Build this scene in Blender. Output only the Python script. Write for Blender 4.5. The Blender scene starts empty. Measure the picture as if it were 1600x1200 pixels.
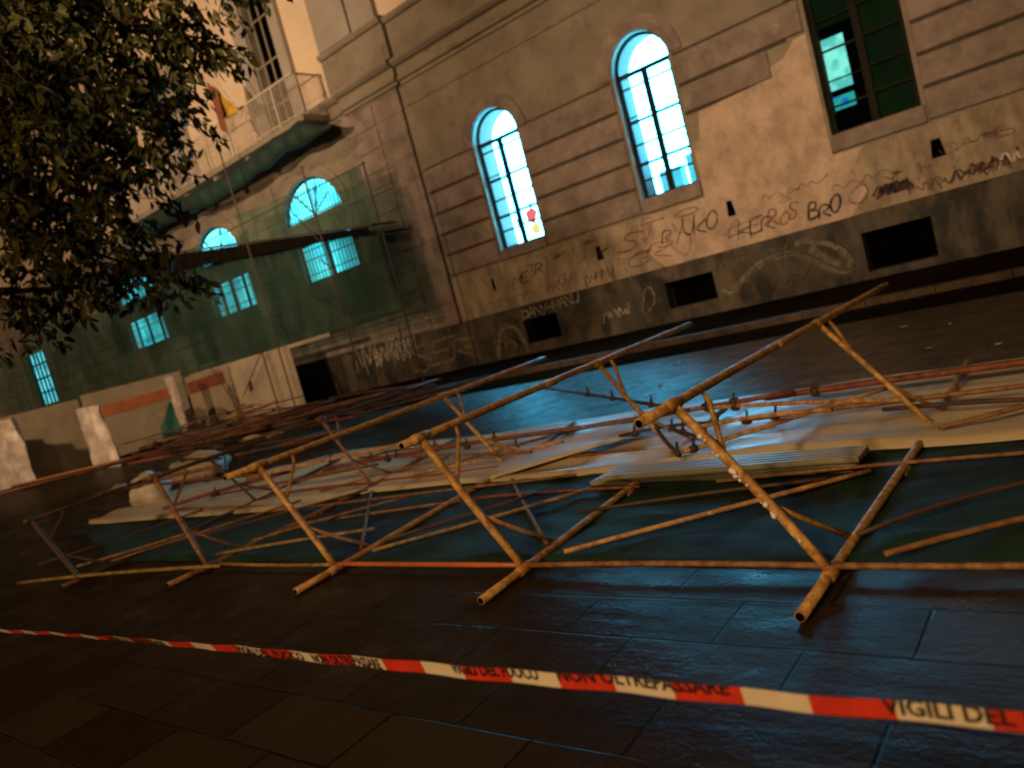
import bpy, bmesh, math, random
from mathutils import Vector, Matrix, noise
sc = bpy.context.scene
rnd = random.Random(7)
# ------------------------------------------------------------------ camera
cam_d = bpy.data.cameras.new("camera"); cam = bpy.data.objects.new("camera", cam_d)
sc.collection.objects.link(cam); sc.camera = cam
YAW, PITCH, ROLL = map(math.radians, (39.438, 5.215, 15.019))
FPX = 1200.0
fw = Vector((-math.sin(YAW)*math.cos(PITCH), math.cos(YAW)*math.cos(PITCH), -math.sin(PITCH)))
rt = Vector((math.cos(YAW), math.sin(YAW), 0)); up = rt.cross(fw)
cx = math.cos(ROLL)*rt - math.sin(ROLL)*up; cy = math.sin(ROLL)*rt + math.cos(ROLL)*up
CP = Vector((0, 0, 1.6))
m = Matrix.Identity(4)
for i in range(3):
    m[i][0] = cx[i]; m[i][1] = cy[i]; m[i][2] = -fw[i]; m[i][3] = CP[i]
cam.matrix_world = m
cam_d.sensor_width = 36; cam_d.lens = 36*FPX/1600; cam_d.clip_start = .05; cam_d.clip_end = 2000
cam_d.dof.use_dof = True; cam_d.dof.focus_distance = 3.6; cam_d.dof.aperture_fstop = 2.0
# ------------------------------------------------------------------ sky and lamps (night, sodium street light)
world = bpy.data.worlds.new("World"); sc.world = world; world.use_nodes = True
nt = world.node_tree; bg = nt.nodes["Background"]
sky = nt.nodes.new("ShaderNodeTexSky"); sky.sky_type = 'NISHITA'; sky.sun_disc = False
sky.sun_elevation = math.radians(-7); sky.sun_rotation = math.radians(200)
mixw = nt.nodes.new("ShaderNodeMixRGB"); mixw.blend_type = 'ADD'; mixw.inputs[0].default_value = 1
mixw.inputs[2].default_value = (.035, .03, .027, 1)      # city glow
nt.links.new(sky.outputs[0], mixw.inputs[1]); nt.links.new(mixw.outputs[0], bg.inputs[0])
bg.inputs[1].default_value = .10
def aim(o, target):
    o.rotation_euler = (Vector(target)-o.location).to_track_quat('-Z', 'Y').to_euler()
def light(name, kind, loc, target, power, col, **kw):
    l = bpy.data.lights.new(name, kind); l.energy = power; l.color = col
    for k, v in kw.items(): setattr(l, k, v)
    o = bpy.data.objects.new(name, l); sc.collection.objects.link(o); o.location = loc; aim(o, target); return o
WARM = (1.0, .50, .20)
light("sun", 'SUN', (-7, -15, 9.5), (-3, 8, 0), .58, (1.0, .62, .32), angle=math.radians(2))
light("street_light", 'SPOT', (-3.5, -6.0, 9.5), (-8.6, 20, 4.7), 9600, (1, .68, .40), spot_size=math.radians(46), spot_blend=1.0, shadow_soft_size=.25)
light("street_light", 'SPOT', (-17, -5.0, 9.0), (-27, 20, 14.5), 15500, (1, .68, .40), spot_size=math.radians(62), spot_blend=1.0, shadow_soft_size=.25)
light("street_light", 'SPOT', (-20.5, 0.5, 6.8), (-31, 15.5, 2.0), 3800, (1, .66, .36), spot_size=math.radians(95), spot_blend=1.0, shadow_soft_size=.2)
light("street_light", 'POINT', (-1.0, -5.5, 6.0), (0, 0, 0), 1500, (1, .58, .22), shadow_soft_size=.2)
sc.cycles.filter_width = 2.0
vs = sc.view_settings; vs.view_transform = 'Standard'; vs.look = 'None'; vs.exposure = .38; vs.gamma = 1
# ------------------------------------------------------------------ helpers
def ray(x, y): return (FPX*fw + (x-800)*cx - (y-600)*cy).normalized()
def G(x, y, z=0.0):                       # photograph point -> point on a horizontal plane
    d = ray(x, y); return CP + d*((z-CP.z)/d.z)
def W(x, y, Y=20.0):                      # photograph point -> point on a plane parallel to the facade
    d = ray(x, y); return CP + d*(Y/d.y)
def link(o): sc.collection.objects.link(o); return o
def tag(o, label=None, cat=None, group=None, kind=None):
    if label: o['label'] = label
    if cat: o['category'] = cat
    if group: o['group'] = group
    if kind: o['kind'] = kind
    return o
def empty(name, loc=(0, 0, 0)):
    o = bpy.data.objects.new(name, None); o.empty_display_size = .3; link(o); o.location = loc; return o
def wloc(o):
    v = Vector((0, 0, 0))
    while o: v += o.location; o = o.parent
    return v
class MB:
    def __init__(s): s.v = []; s.f = []; s.mi = []; s.uv = None
    def add(s, vs_, fs, mi=0):
        n = len(s.v); s.v += [Vector(p) for p in vs_]; s.f += [tuple(n+i for i in f) for f in fs]; s.mi += [mi]*len(fs); return s
    def box(s, x0, x1, y0, y1, z0, z1, c=0.0, mi=0):
        if c <= 0:
            return s.add([(x0,y0,z0),(x1,y0,z0),(x1,y1,z0),(x0,y1,z0),(x0,y0,z1),(x1,y0,z1),(x1,y1,z1),(x0,y1,z1)],
                  [(0,3,2,1),(4,5,6,7),(0,1,5,4),(1,2,6,5),(2,3,7,6),(3,0,4,7)], mi)
        # front face (towards -Y) chamfered
        return s.add([(x0,y0+c,z0),(x1,y0+c,z0),(x1,y0+c,z1),(x0,y0+c,z1),(x0+c,y0,z0+c),(x1-c,y0,z0+c),(x1-c,y0,z1-c),(x0+c,y0,z1-c),
                      (x0,y1,z0),(x1,y1,z0),(x1,y1,z1),(x0,y1,z1)],
                     [(4,5,6,7),(0,1,5,4),(1,2,6,5),(2,3,7,6),(3,0,4,7),(0,8,9,1),(1,9,10,2),(2,10,11,3),(3,11,8,0),(8,11,10,9)], mi)
    def path(s, pts, r, n=10, cap=True, mi=0, rad=None):
        pts = [Vector(p) for p in pts]; base = len(s.v); ref = None
        for i, p in enumerate(pts):
            t = (pts[min(i+1, len(pts)-1)]-pts[max(i-1, 0)]).normalized()
            if ref is None: ref = t.orthogonal().normalized()
            ref = (ref - t*ref.dot(t)).normalized(); b = t.cross(ref)
            rr = rad[i] if rad else r
            for k in range(n):
                a = 2*math.pi*k/n; s.v.append(p + ref*math.cos(a)*rr + b*math.sin(a)*rr)
        for i in range(len(pts)-1):
            for k in range(n):
                a = base+i*n+k; b_ = base+i*n+(k+1) % n
                s.f.append((a, b_, b_+n, a+n)); s.mi.append(mi)
        if cap:
            s.f.append(tuple(base+k for k in range(n))[::-1]); s.f.append(tuple(base+(len(pts)-1)*n+k for k in range(n))); s.mi += [mi, mi]
        return s
    def tube(s, p, q, r, n=10, bend=0.0, sg=1, wall=True):
        p, q = Vector(p), Vector(q); d = q-p; L = d.length
        if sg < 2: pts = [p, q]
        else:
            o = Vector((rnd.uniform(-1,1), rnd.uniform(-1,1), rnd.uniform(-.4,1)))*bend
            pts = [p+d*t+o*math.sin(math.pi*t) for t in [i/sg for i in range(sg+1)]]
        if wall:   # open hollow ends
            dn = d.normalized(); i0 = pts[0]+dn*.06; 
            s.path([pts[0]+dn*.07, pts[0]]+pts[1:-1]+[pts[-1], pts[-1]-dn*.07] if False else pts, r, n)
        else: s.path(pts, r, n)
        return s
    def build(s, name, mat, parent=None, smooth=False):
        off = wloc(parent) if parent else Vector((0, 0, 0))
        me = bpy.data.meshes.new(name); me.from_pydata([tuple(v-off) for v in s.v], [], s.f)
        mats = mat if isinstance(mat, (list, tuple)) else [mat]
        for m_ in mats: me.materials.append(m_)
        if len(mats) > 1: me.polygons.foreach_set('material_index', s.mi)
        if smooth:
            me.polygons.foreach_set('use_smooth', [True]*len(me.polygons))
        me.update(); o = bpy.data.objects.new(name, me); link(o)
        if parent: o.parent = parent
        return o
def grid(fn, nu, nv):
    mb = MB(); mb.v = [Vector(fn(i/nu, j/nv)) for j in range(nv+1) for i in range(nu+1)]
    mb.f = [(j*(nu+1)+i, j*(nu+1)+i+1, (j+1)*(nu+1)+i+1, (j+1)*(nu+1)+i) for j in range(nv) for i in range(nu)]
    mb.mi = [0]*len(mb.f); return mb
# ------------------------------------------------------------------ materials
def mat(name, c1, c2=None, scale=4, rough=.7, bump=0, bscale=40, metal=0, detail=6, c3=None, s3=1.0, t3=(.55, .65), stretch=(1, 1, 1), emit=None, rv=0, spec=.5, rr=(.45, .62)):
    m_ = bpy.data.materials.new(name); m_.use_nodes = True; t = m_.node_tree; N = t.nodes; L = t.links
    b = N["Principled BSDF"]; b.inputs["Roughness"].default_value = rough; b.inputs["Metallic"].default_value = metal
    b.inputs["Specular IOR Level"].default_value = spec
    b.inputs["Base Color"].default_value = (*c1, 1)
    tc = N.new("ShaderNodeTexCoord"); mp = N.new("ShaderNodeMapping"); mp.inputs[3].default_value = stretch
    geo = N.new("ShaderNodeNewGeometry"); L.new(geo.outputs["Position"], mp.inputs[0])
    col = None
    if c2:
        n = N.new("ShaderNodeTexNoise"); n.inputs["Scale"].default_value = scale; n.inputs["Detail"].default_value = detail; n.inputs["Roughness"].default_value = .65
        r = N.new("ShaderNodeValToRGB"); r.color_ramp.elements[0].position = rr[0]-.07; r.color_ramp.elements[1].position = rr[1]
        r.color_ramp.elements[0].color = (*c1, 1); r.color_ramp.elements[1].color = (*c2, 1)
        L.new(mp.outputs[0], n.inputs["Vector"]); L.new(n.outputs[0], r.inputs[0]); col = r.outputs[0]
        if rv:
            rm = N.new("ShaderNodeMapRange"); rm.inputs[1].default_value = .3; rm.inputs[2].default_value = .7
            rm.inputs[3].default_value = rough-rv; rm.inputs[4].default_value = rough+rv
            L.new(n.outputs[0], rm.inputs[0]); L.new(rm.outputs[0], b.inputs["Roughness"])
    if c3:
        n3 = N.new("ShaderNodeTexNoise"); n3.inputs["Scale"].default_value = s3; n3.inputs["Detail"].default_value = 8; n3.inputs["Roughness"].default_value = .7
        L.new(mp.outputs[0], n3.inputs["Vector"])
        r3 = N.new("ShaderNodeValToRGB"); r3.color_ramp.elements[0].position, r3.color_ramp.elements[1].position = t3
        L.new(n3.outputs[0], r3.inputs[0]); mx = N.new("ShaderNodeMixRGB"); mx.inputs[2].default_value = (*c3, 1)
        L.new(r3.outputs[0], mx.inputs[0]); L.new(col, mx.inputs[1]); col = mx.outputs[0]
    if col: L.new(col, b.inputs["Base Color"])
    if bump:
        nb = N.new("ShaderNodeTexNoise"); nb.inputs["Scale"].default_value = bscale; nb.inputs["Detail"].default_value = 5
        L.new(mp.outputs[0], nb.inputs["Vector"])
        bp = N.new("ShaderNodeBump"); bp.inputs["Strength"].default_value = 1; bp.inputs["Distance"].default_value = bump
        L.new(nb.outputs[0], bp.inputs["Height"]); nb.inputs['Roughness'].default_value = .65; L.new(bp.outputs[0], b.inputs["Normal"])
    if emit:
        b.inputs["Emission Color"].default_value = (*emit[0], 1); b.inputs["Emission Strength"].default_value = emit[1]
    return m_
def emitmat(name, c, s, c2=None, scale=1.5):
    m_ = bpy.data.materials.new(name); m_.use_nodes = True; t = m_.node_tree; t.nodes.clear()
    o = t.nodes.new("ShaderNodeOutputMaterial"); e = t.nodes.new("ShaderNodeEmission"); e.inputs[0].default_value = (*c, 1); e.inputs[1].default_value = s
    if c2:
        n = t.nodes.new("ShaderNodeTexNoise"); n.inputs["Scale"].default_value = scale; n.inputs["Detail"].default_value = 1
        g = t.nodes.new("ShaderNodeNewGeometry"); t.links.new(g.outputs["Position"], n.inputs["Vector"])
        r = t.nodes.new("ShaderNodeValToRGB"); r.color_ramp.elements[0].position = .42; r.color_ramp.elements[1].position = .58
        r.color_ramp.elements[0].color = (*c, 1); r.color_ramp.elements[1].color = (*c2, 1)
        t.links.new(n.outputs[0], r.inputs[0]); t.links.new(r.outputs[0], e.inputs[0])
    t.links.new(e.outputs[0], o.inputs[0]); return m_
def glassmat(name, tint, refl=.08, rough=.05):
    m_ = bpy.data.materials.new(name); m_.use_nodes = True; t = m_.node_tree; t.nodes.clear(); N = t.nodes
    o = N.new("ShaderNodeOutputMaterial"); tr = N.new("ShaderNodeBsdfTransparent"); tr.inputs[0].default_value = (*tint, 1)
    gl = N.new("ShaderNodeBsdfGlossy"); gl.inputs["Roughness"].default_value = rough; mx = N.new("ShaderNodeMixShader"); mx.inputs[0].default_value = refl
    t.links.new(tr.outputs[0], mx.inputs[1]); t.links.new(gl.outputs[0], mx.inputs[2]); t.links.new(mx.outputs[0], o.inputs[0]); return m_
def netmat(name, c, opac, var=.15, scale=1.2, c2=None):
    m_ = bpy.data.materials.new(name); m_.use_nodes = True; t = m_.node_tree; N = t.nodes; b = N["Principled BSDF"]; o = N["Material Output"]
    b.inputs["Base Color"].default_value = (*c, 1); b.inputs["Roughness"].default_value = .6
    tr = N.new("ShaderNodeBsdfTransparent"); tr.inputs[0].default_value = (.75, 1, .95, 1); mx = N.new("ShaderNodeMixShader")
    g = N.new("ShaderNodeNewGeometry"); mp = N.new("ShaderNodeMapping"); mp.inputs[3].default_value = (1, 1, .35); t.links.new(g.outputs["Position"], mp.inputs[0])
    n = N.new("ShaderNodeTexNoise"); n.inputs["Scale"].default_value = scale; n.inputs["Detail"].default_value = 5; t.links.new(mp.outputs[0], n.inputs["Vector"])
    r = N.new("ShaderNodeMapRange"); r.inputs[1].default_value = .35; r.inputs[2].default_value = .65; r.inputs[3].default_value = opac-var; r.inputs[4].default_value = opac+var
    t.links.new(n.outputs[0], r.inputs[0]); t.links.new(r.outputs[0], mx.inputs[0]); t.links.new(tr.outputs[0], mx.inputs[1]); t.links.new(b.outputs[0], mx.inputs[2])
    t.links.new(mx.outputs[0], o.inputs[0]); return m_
ROT = 0.0
def spray(name, c, cover):
    m_ = bpy.data.materials.new(name); m_.use_nodes = True; t = m_.node_tree; N = t.nodes; b = N["Principled BSDF"]; o = N["Material Output"]
    b.inputs["Base Color"].default_value = (*c, 1); b.inputs["Roughness"].default_value = .75
    tr = N.new("ShaderNodeBsdfTransparent"); mx = N.new("ShaderNodeMixShader"); g = N.new("ShaderNodeNewGeometry")
    n = N.new("ShaderNodeTexNoise"); n.inputs["Scale"].default_value = 7; n.inputs["Detail"].default_value = 7; n.inputs["Roughness"].default_value = .75; t.links.new(g.outputs["Position"], n.inputs["Vector"])
    r_ = N.new("ShaderNodeMapRange"); r_.inputs[1].default_value = .40; r_.inputs[2].default_value = .56; r_.inputs[3].default_value = max(0, cover-.45); r_.inputs[4].default_value = min(1, cover+.25)
    t.links.new(n.outputs[0], r_.inputs[0]); t.links.new(r_.outputs[0], mx.inputs[0]); t.links.new(tr.outputs[0], mx.inputs[1]); t.links.new(b.outputs[0], mx.inputs[2]); t.links.new(mx.outputs[0], o.inputs[0]); return m_
def paving(name, bw, bh, c1, c2, rough=.47, mortar=.012, bump=.006, off=.5, ripple=0, spec=1.0):
    m_ = bpy.data.materials.new(name); m_.use_nodes = True; t = m_.node_tree; N = t.nodes; L = t.links; b = N["Principled BSDF"]
    b.inputs["Specular IOR Level"].default_value = spec
    g = N.new("ShaderNodeNewGeometry")
    wn = N.new("ShaderNodeTexNoise"); wn.inputs["Scale"].default_value = 1.2; wn.inputs["Detail"].default_value = 2; L.new(g.outputs["Position"], wn.inputs["Vector"])
    wm = N.new("ShaderNodeMixRGB"); wm.blend_type = 'LINEAR_LIGHT'; wm.inputs[0].default_value = .012
    L.new(g.outputs["Position"], wm.inputs[1]); L.new(wn.outputs["Color"], wm.inputs[2])
    br = N.new("ShaderNodeTexBrick"); br.inputs["Scale"].default_value = 1; br.inputs["Brick Width"].default_value = bw; br.inputs["Row Height"].default_value = bh
    br.inputs["Mortar Size"].default_value = mortar; br.inputs["Mortar Smooth"].default_value = .6; br.offset = off
    br.inputs["Color1"].default_value = (*c1, 1); br.inputs["Color2"].default_value = (*c2, 1); br.inputs["Mortar"].default_value = (.004, .0035, .003, 1)
    L.new(wm.outputs[0], br.inputs["Vector"])
    n = N.new("ShaderNodeTexNoise"); n.inputs["Scale"].default_value = 2.2; n.inputs["Detail"].default_value = 8; n.inputs["Roughness"].default_value = .7; L.new(g.outputs["Position"], n.inputs["Vector"])
    mu = N.new("ShaderNodeMixRGB"); mu.blend_type = 'MULTIPLY'; mu.inputs[0].default_value = .7; L.new(br.outputs["Color"], mu.inputs[1]); L.new(n.outputs[0], mu.inputs[2]); L.new(mu.outputs[0], b.inputs["Base Color"])
    rm = N.new("ShaderNodeMapRange"); rm.inputs[1].default_value = .35; rm.inputs[2].default_value = .65; rm.inputs[3].default_value = rough-.13; rm.inputs[4].default_value = rough+.13
    L.new(n.outputs[0], rm.inputs[0]); L.new(rm.outputs[0], b.inputs["Roughness"])
    nb = N.new("ShaderNodeTexNoise"); nb.inputs["Scale"].default_value = 34; nb.inputs["Detail"].default_value = 4; L.new(g.outputs["Position"], nb.inputs["Vector"])
    b1 = N.new("ShaderNodeBump"); b1.inputs["Distance"].default_value = .0030; L.new(nb.outputs[0], b1.inputs["Height"])
    inv = N.new("ShaderNodeMath"); inv.operation = 'SUBTRACT'; inv.inputs[0].default_value = 1; L.new(br.outputs["Fac"], inv.inputs[1])
    b2 = N.new("ShaderNodeBump"); b2.inputs["Distance"].default_value = bump; L.new(inv.outputs[0], b2.inputs["Height"]); L.new(b1.outputs[0], b2.inputs["Normal"])
    nl = N.new("ShaderNodeTexNoise"); nl.inputs["Scale"].default_value = 5; nl.inputs["Detail"].default_value = 2; L.new(g.outputs["Position"], nl.inputs["Vector"])
    b3 = N.new("ShaderNodeBump"); b3.inputs["Distance"].default_value = .008; L.new(nl.outputs[0], b3.inputs["Height"]); L.new(b2.outputs[0], b3.inputs["Normal"])
    if ripple:
        tg = N.new('ShaderNodeCombineXYZ'); tg.inputs[0].default_value = 1; L.new(tg.outputs[0], b.inputs['Tangent']); b.inputs['Anisotropic'].default_value = 1.0
        b.inputs['Coat Weight'].default_value = .05; b.inputs['Coat Roughness'].default_value = .12
        cn = N.new('ShaderNodeTexNoise'); cn.inputs['Scale'].default_value = 60; cn.inputs['Detail'].default_value = 3; L.new(g.outputs['Position'], cn.inputs['Vector'])
        cb = N.new('ShaderNodeBump'); cb.inputs['Distance'].default_value = .005; L.new(cn.outputs[0], cb.inputs['Height']); L.new(cb.outputs[0], b.inputs['Coat Normal']); b.inputs['Anisotropic Rotation'].default_value = ROT
        mr = N.new("ShaderNodeMapping"); mr.inputs[3].default_value = (1.4, 9, 1); L.new(wm.outputs[0], mr.inputs[0])
        nr = N.new("ShaderNodeTexNoise"); nr.inputs["Scale"].default_value = 1; nr.inputs["Detail"].default_value = 3; L.new(mr.outputs[0], nr.inputs["Vector"])
        b4 = N.new("ShaderNodeBump"); b4.inputs["Distance"].default_value = ripple; L.new(nr.outputs[0], b4.inputs["Height"]); L.new(b3.outputs[0], b4.inputs["Normal"]); b3 = b4
    L.new(b3.outputs[0], b.inputs["Normal"]); return m_
M = {}
M['road'] = paving('wet_basalt_slabs', .80, .40, (.040, .027, .013), (.022, .014, .007), rough=.37, mortar=.010, bump=.008, ripple=.006, spec=.10)
M['pavement'] = paving('wet_pavement_slabs', 1.3, .55, (.026, .016, .009), (.018, .012, .007), rough=.9, spec=.0)
M['kerb'] = mat('kerb_stone', (.10, .065, .035), (.045, .03, .02), 3, .75, .004, 30, spec=.2)
M['wall'] = mat('smooth_render', (.27, .225, .17), (.19, .155, .115), .8, .85, .012, 9, c3=(.10, .08, .06), s3=1.3, t3=(.56, .75))
M['course'] = mat('rusticated_render', (.285, .222, .19), (.17, .132, .112), 1.3, .85, .010, 14, c3=(.36, .30, .26), s3=2.4, t3=(.60, .72))
M['joint'] = mat('dark_joint', (.085, .065, .05), (.05, .04, .03), 3, .9)  # dark brown strips added behind the grooves to deepen the banding
M['base'] = mat('flaking_base_render', (.38, .30, .21), (.20, .155, .105), 2.2, .85, .014, 16, c3=(.10, .08, .055), s3=2.0, t3=(.54, .68), stretch=(1, 1, .4))
M['patch'] = mat('repaired_pinkish_plaster', (.56, .42, .32), (.36, .265, .20), 1.6, .85, .014, 12, c3=(.26, .18, .13), s3=3.0, t3=(.55, .78), stretch=(1, 1, .7))
M['plinth'] = mat('grimy_dark_plinth', (.042, .033, .023), (.100, .076, .048), 1.6, .7, .014, 14, c3=(.006, .006, .005), s3=.9, t3=(.46, .58), stretch=(1, 1, .5))
M['cream'] = mat('cream_plaster', (.72, .56, .40), (.64, .49, .35), .7, .8, .004, 20)
M['pilaster'] = mat('grey_stucco_pilaster', (.36, .31, .27), (.30, .26, .225), .8, .85, .006, 15)
M['cornice'] = mat('stone_cornice', (.27, .225, .165), (.20, .165, .12), 1.2, .85, .008, 12, c3=(.09, .075, .055), s3=1.6, t3=(.55, .7), stretch=(.4, 1, 1))
M['frame'] = mat('dark_green_window_frame', (.012, .013, .010), (.02, .018, .012), 6, .85, spec=.1)
M['reveal'] = mat('pale_reveal', (.15, .05, .032), None, rough=.8)
M['dark'] = mat('dark_void', (.0012, .0012, .001), None, rough=1, spec=0)  # near-black colour paints the shade inside openings and tube ends
M['glass'] = glassmat('window_glass', (.92, 1, 1))
M['gglass'] = glassmat('greenish_glass', (.40, .62, .50), .06)
M['lit'] = emitmat('lit_room_wall', (.16, 1.45, 2.45), 13.0, (.22, 1.6, 2.6), .9)
M['lit_teal'] = emitmat('lit_room_wall_blue', (.14, 1.35, 1.75), 1.5, (.26, 1.7, 2.0), .9)
M['lit_dim'] = emitmat('lit_distant_window', (.12, .75, .95), 1.3, (.25, .95, 1.15), 1.5)
M['blue'] = emitmat('blue_screen', (.02, .12, .9), .8)
M['teal_box'] = mat('glowing_teal_cabinet', (.05, .5, .6), (.04, .42, .5), 2, .6, emit=((.1, .75, .95), .55))  # emission gives the cabinet the glow of the lit room
M['bars'] = mat('iron_bars', (.015, .014, .012), None, rough=.6)
M['rail'] = mat('white_painted_rail', (.62, .55, .46), (.4, .33, .26), 9, .6)
RUST = ((.30, .13, .045), (.18, .065, .02))
M['rust'] = mat('rusty_ochre_tube', (.68, .40, .13), (.30, .14, .045), 18, .5, .004, 55, c3=(.70, .54, .28), s3=13, t3=(.57, .64), rv=.15)
M['rust2'] = mat('dark_rusty_tube', (.32, .16, .058), (.13, .055, .024), 16, .55, .004, 55, c3=(.32, .19, .08), s3=5, t3=(.64, .7))
M['redtube'] = mat('red_oxide_tube', (.27, .075, .032), (.12, .035, .018), 14, .55, .003, 60, c3=(.40, .24, .1), s3=4, t3=(.62, .7))
M['yellowtube'] = mat('ochre_tube', (.38, .26, .09), (.15, .09, .032), 14, .5, .003, 60)
M['orangetube'] = mat('orange_tube', (.62, .18, .06), (.42, .11, .035), 5, .35)
M['clamp'] = mat('blackened_clamp', (.03, .02, .013), (.07, .035, .018), 15, .6, .002, 60)
M['whitedrip'] = mat('white_paint_splash', (.85, .8, .72), None, rough=.4)
M['sheet'] = mat('dirty_white_sheeting', (.68, .58, .40), (.46, .38, .25), 2.2, .40, .004, 18, c3=(.16, .11, .06), s3=1.6, t3=(.56, .70), stretch=(.14, 1, 1), rv=.1)
M['panel'] = mat('pale_metal_plank', (.30, .28, .18), (.17, .16, .10), 2.0, .4, .002, 30, c3=(.16, .12, .08), s3=1.8, t3=(.58, .7), stretch=(.3, 1, 1))
M['gnet'] = mat('wet_green_netting', (.011, .048, .033), (.006, .026, .018), 1.3, .75, .006, 28, c3=(.004, .010, .008), s3=.8, t3=(.46, .62), rv=.1, spec=.3)
M['gnet2'] = mat('teal_green_netting', (.03, .17, .13), (.02, .09, .07), 2, .5, .004, 28)
M['net'] = netmat('translucent_safety_netting', (.034, .070, .056), .44, .16, .9)
M['netdark'] = netmat('darkening_net_layer', (.004, .014, .011), .62, .18, .8)
M['rolled'] = mat('dark_rolled_netting', (.006, .012, .008), (.006, .040, .032), .35, .7, .02, 9)
M['board'] = mat('weathered_board', (.09, .07, .05), (.05, .04, .03), 2, .7, .004, 20)
M['darkpost'] = mat('dark_rusty_post', (.10, .05, .03), (.05, .03, .02), 8, .6)
M['tint_backing'] = mat('bottle_green_backing', (.020, .045, .024), (.009, .022, .014), 1.2, .9)
M['paleboard'] = mat('pale_cream_board', (.66, .56, .40), (.48, .38, .26), 3, .55, .004, 24, stretch=(.3, 1, 1))
M['deck_underside'] = mat('dark_brown_underside', (.008, .006, .004), (.005, .004, .003), 2, .9, spec=.05)
M['hoard'] = mat('dirty_cream_hoarding', (.42, .345, .25), (.32, .255, .19), 1.1, .6, .006, 8, c3=(.2, .15, .11), s3=1.4, t3=(.58, .75))
M['hoard_tan'] = mat('tan_hoarding', (.33, .26, .18), (.25, .195, .135), 1.1, .6, .004, 8)
M['orange'] = mat('orange_stripe', (.55, .16, .04), (.42, .12, .04), 3, .6)
M['redbrown'] = mat('red_brown_paint', (.22, .05, .03), (.16, .035, .02), 3, .6)
M['plastic'] = mat('crumpled_clear_white_plastic', (.60, .51, .46), (.36, .30, .26), 2.5, .35, .004, 12)
M['bag'] = mat('white_rubble_sack', (.75, .66, .58), (.6, .5, .42), 4, .5, .004, 30)
M['leaf'] = mat('dark_leaf', (.014, .018, .005), (.055, .055, .012), .9, .5, c3=(.26, .21, .04), s3=.8, t3=(.58, .66), spec=.12)  # olive patches paint lamp-lit leaves into a near-black crown
M['bark'] = mat('bark', (.05, .035, .02), (.03, .02, .012), 6, .9, .01, 20)
M['spray_black'] = spray('black_spray', (.010, .007, .006), .92)
M['spray_red'] = spray('faded_red_spray', (.22, .05, .04), .62)
M['spray_white'] = spray('pale_spray', (.62, .54, .45), .85)
M['spray_grey'] = spray('dull_olive_spray', (.125, .105, .072), .62)
M['spray_tan'] = spray('tan_spray', (.20, .165, .11), .72)
M['spray_purple'] = spray('plum_spray', (.035, .015, .022), .75)
M['flag_y'] = mat('yellow_cloth', (.55, .33, .02), (.45, .26, .02), 3, .8)
M['flag_r'] = mat('red_brown_cloth', (.22, .06, .02), (.16, .045, .02), 3, .8)
M['tape_text'] = mat('black_tape_print', (.015, .012, .012), None, rough=.4)
M['litter'] = mat('yellow_foam_scrap', (.75, .62, .20), None, rough=.7)
# ------------------------------------------------------------------ ground
g = MB().add([(-400, -300, 0), (400, -300, 0), (400, 15.0, 0), (-400, 15.0, 0)], [(0, 1, 2, 3)]).build('road', M['road']); tag(g, kind='structure')
g = MB().box(-400, 400, 15.28, 400, -.2, .12).build('pavement', M['pavement']); tag(g, kind='structure')
mb = MB(); x = -90.0
while x < 30:
    L_ = 1.15; mb.box(x, x+L_-.015, 15.0, 15.28-.002, -.1, .135+rnd.uniform(-.004, .004)); x += L_
g = mb.build('kerb', M['kerb']); tag(g, kind='structure')
mb = MB(); x = -90.0
while x < 30:
    mb.box(x, x+.98, 13.2, 13.42, -.1, .012+rnd.uniform(0, .01)); x += 1.0
mb.box(-90, 30, 13.425, 14.99, -.1, .008)
g = mb.build('gutter_stones', M['pavement']); tag(g, kind='structure')
# ------------------------------------------------------------------ school building
FY = 20.0
school = empty('school_building', (-20, FY, 0)); tag(school, 'grimy grey plastered school with tall lit arched windows and graffiti along its dark plinth', 'building')
def arch_pts(x0, x1, z0, zs, rise, n=20):
    c = (x0+x1)/2; r = (x1-x0)/2
    return [(x0, z0), (x0, zs)] + [(c-r*math.cos(math.pi*i/n), zs+rise*math.sin(math.pi*i/n)) for i in range(1, n)] + [(x1, zs), (x1, z0)]
def rect_pts(x0, x1, z0, z1): return [(x0, z0), (x0, z1), (x1, z1), (x1, z0)]
ARCH = [(-15.42, -13.66, 3.60, 6.98, .90), (-10.12, -8.42, 3.66, 7.06, .92), (-4.93, -2.98, 3.66, 7.02, .98), (.4, 2.2, 3.66, 7.02, .95)]
LUN = [(-25.83, -22.21), (-32.9, -29.3), (-41.45, -37.3)]
holes = [arch_pts(*a) for a in ARCH]
for a, b in LUN:
    holes.append(arch_pts(a, b, 7.2, 7.201, 1.46)); holes.append(rect_pts(a+.3, b+.05, 4.76, 6.32))
holes.append(rect_pts(-55.5, -52.4, 3.5, 6.9))
def wall_with_holes(outer, holes, y, depth):
    bm = bmesh.new(); edges = []
    for loop in [outer]+holes:
        vs_ = [bm.verts.new((p[0], y, p[1])) for p in loop]
        edges += [bm.edges.new((vs_[i], vs_[(i+1) % len(vs_)])) for i in range(len(vs_))]
    bmesh.ops.triangle_fill(bm, use_beauty=True, use_dissolve=False, edges=edges)
    mb = MB(); bm.verts.index_update()
    mb.v = [v.co.copy() for v in bm.verts]; mb.f = [tuple(v.index for v in f.verts) for f in bm.faces]; mb.mi = [0]*len(mb.f)
    bm.free()
    for h in holes:
        n = len(h)
        for i in range(n):
            a, b = h[i], h[(i+1) % n]
            mb.add([(a[0], y, a[1]), (b[0], y, b[1]), (b[0], y+depth, b[1]), (a[0], y+depth, a[1])], [(0, 1, 2, 3)])
    return mb
wall_with_holes([(-95, 1.6), (-95, 10.2), (16, 10.2), (16, 1.6)], holes, FY, .28).build('wall', [M['wall']], school)
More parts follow.
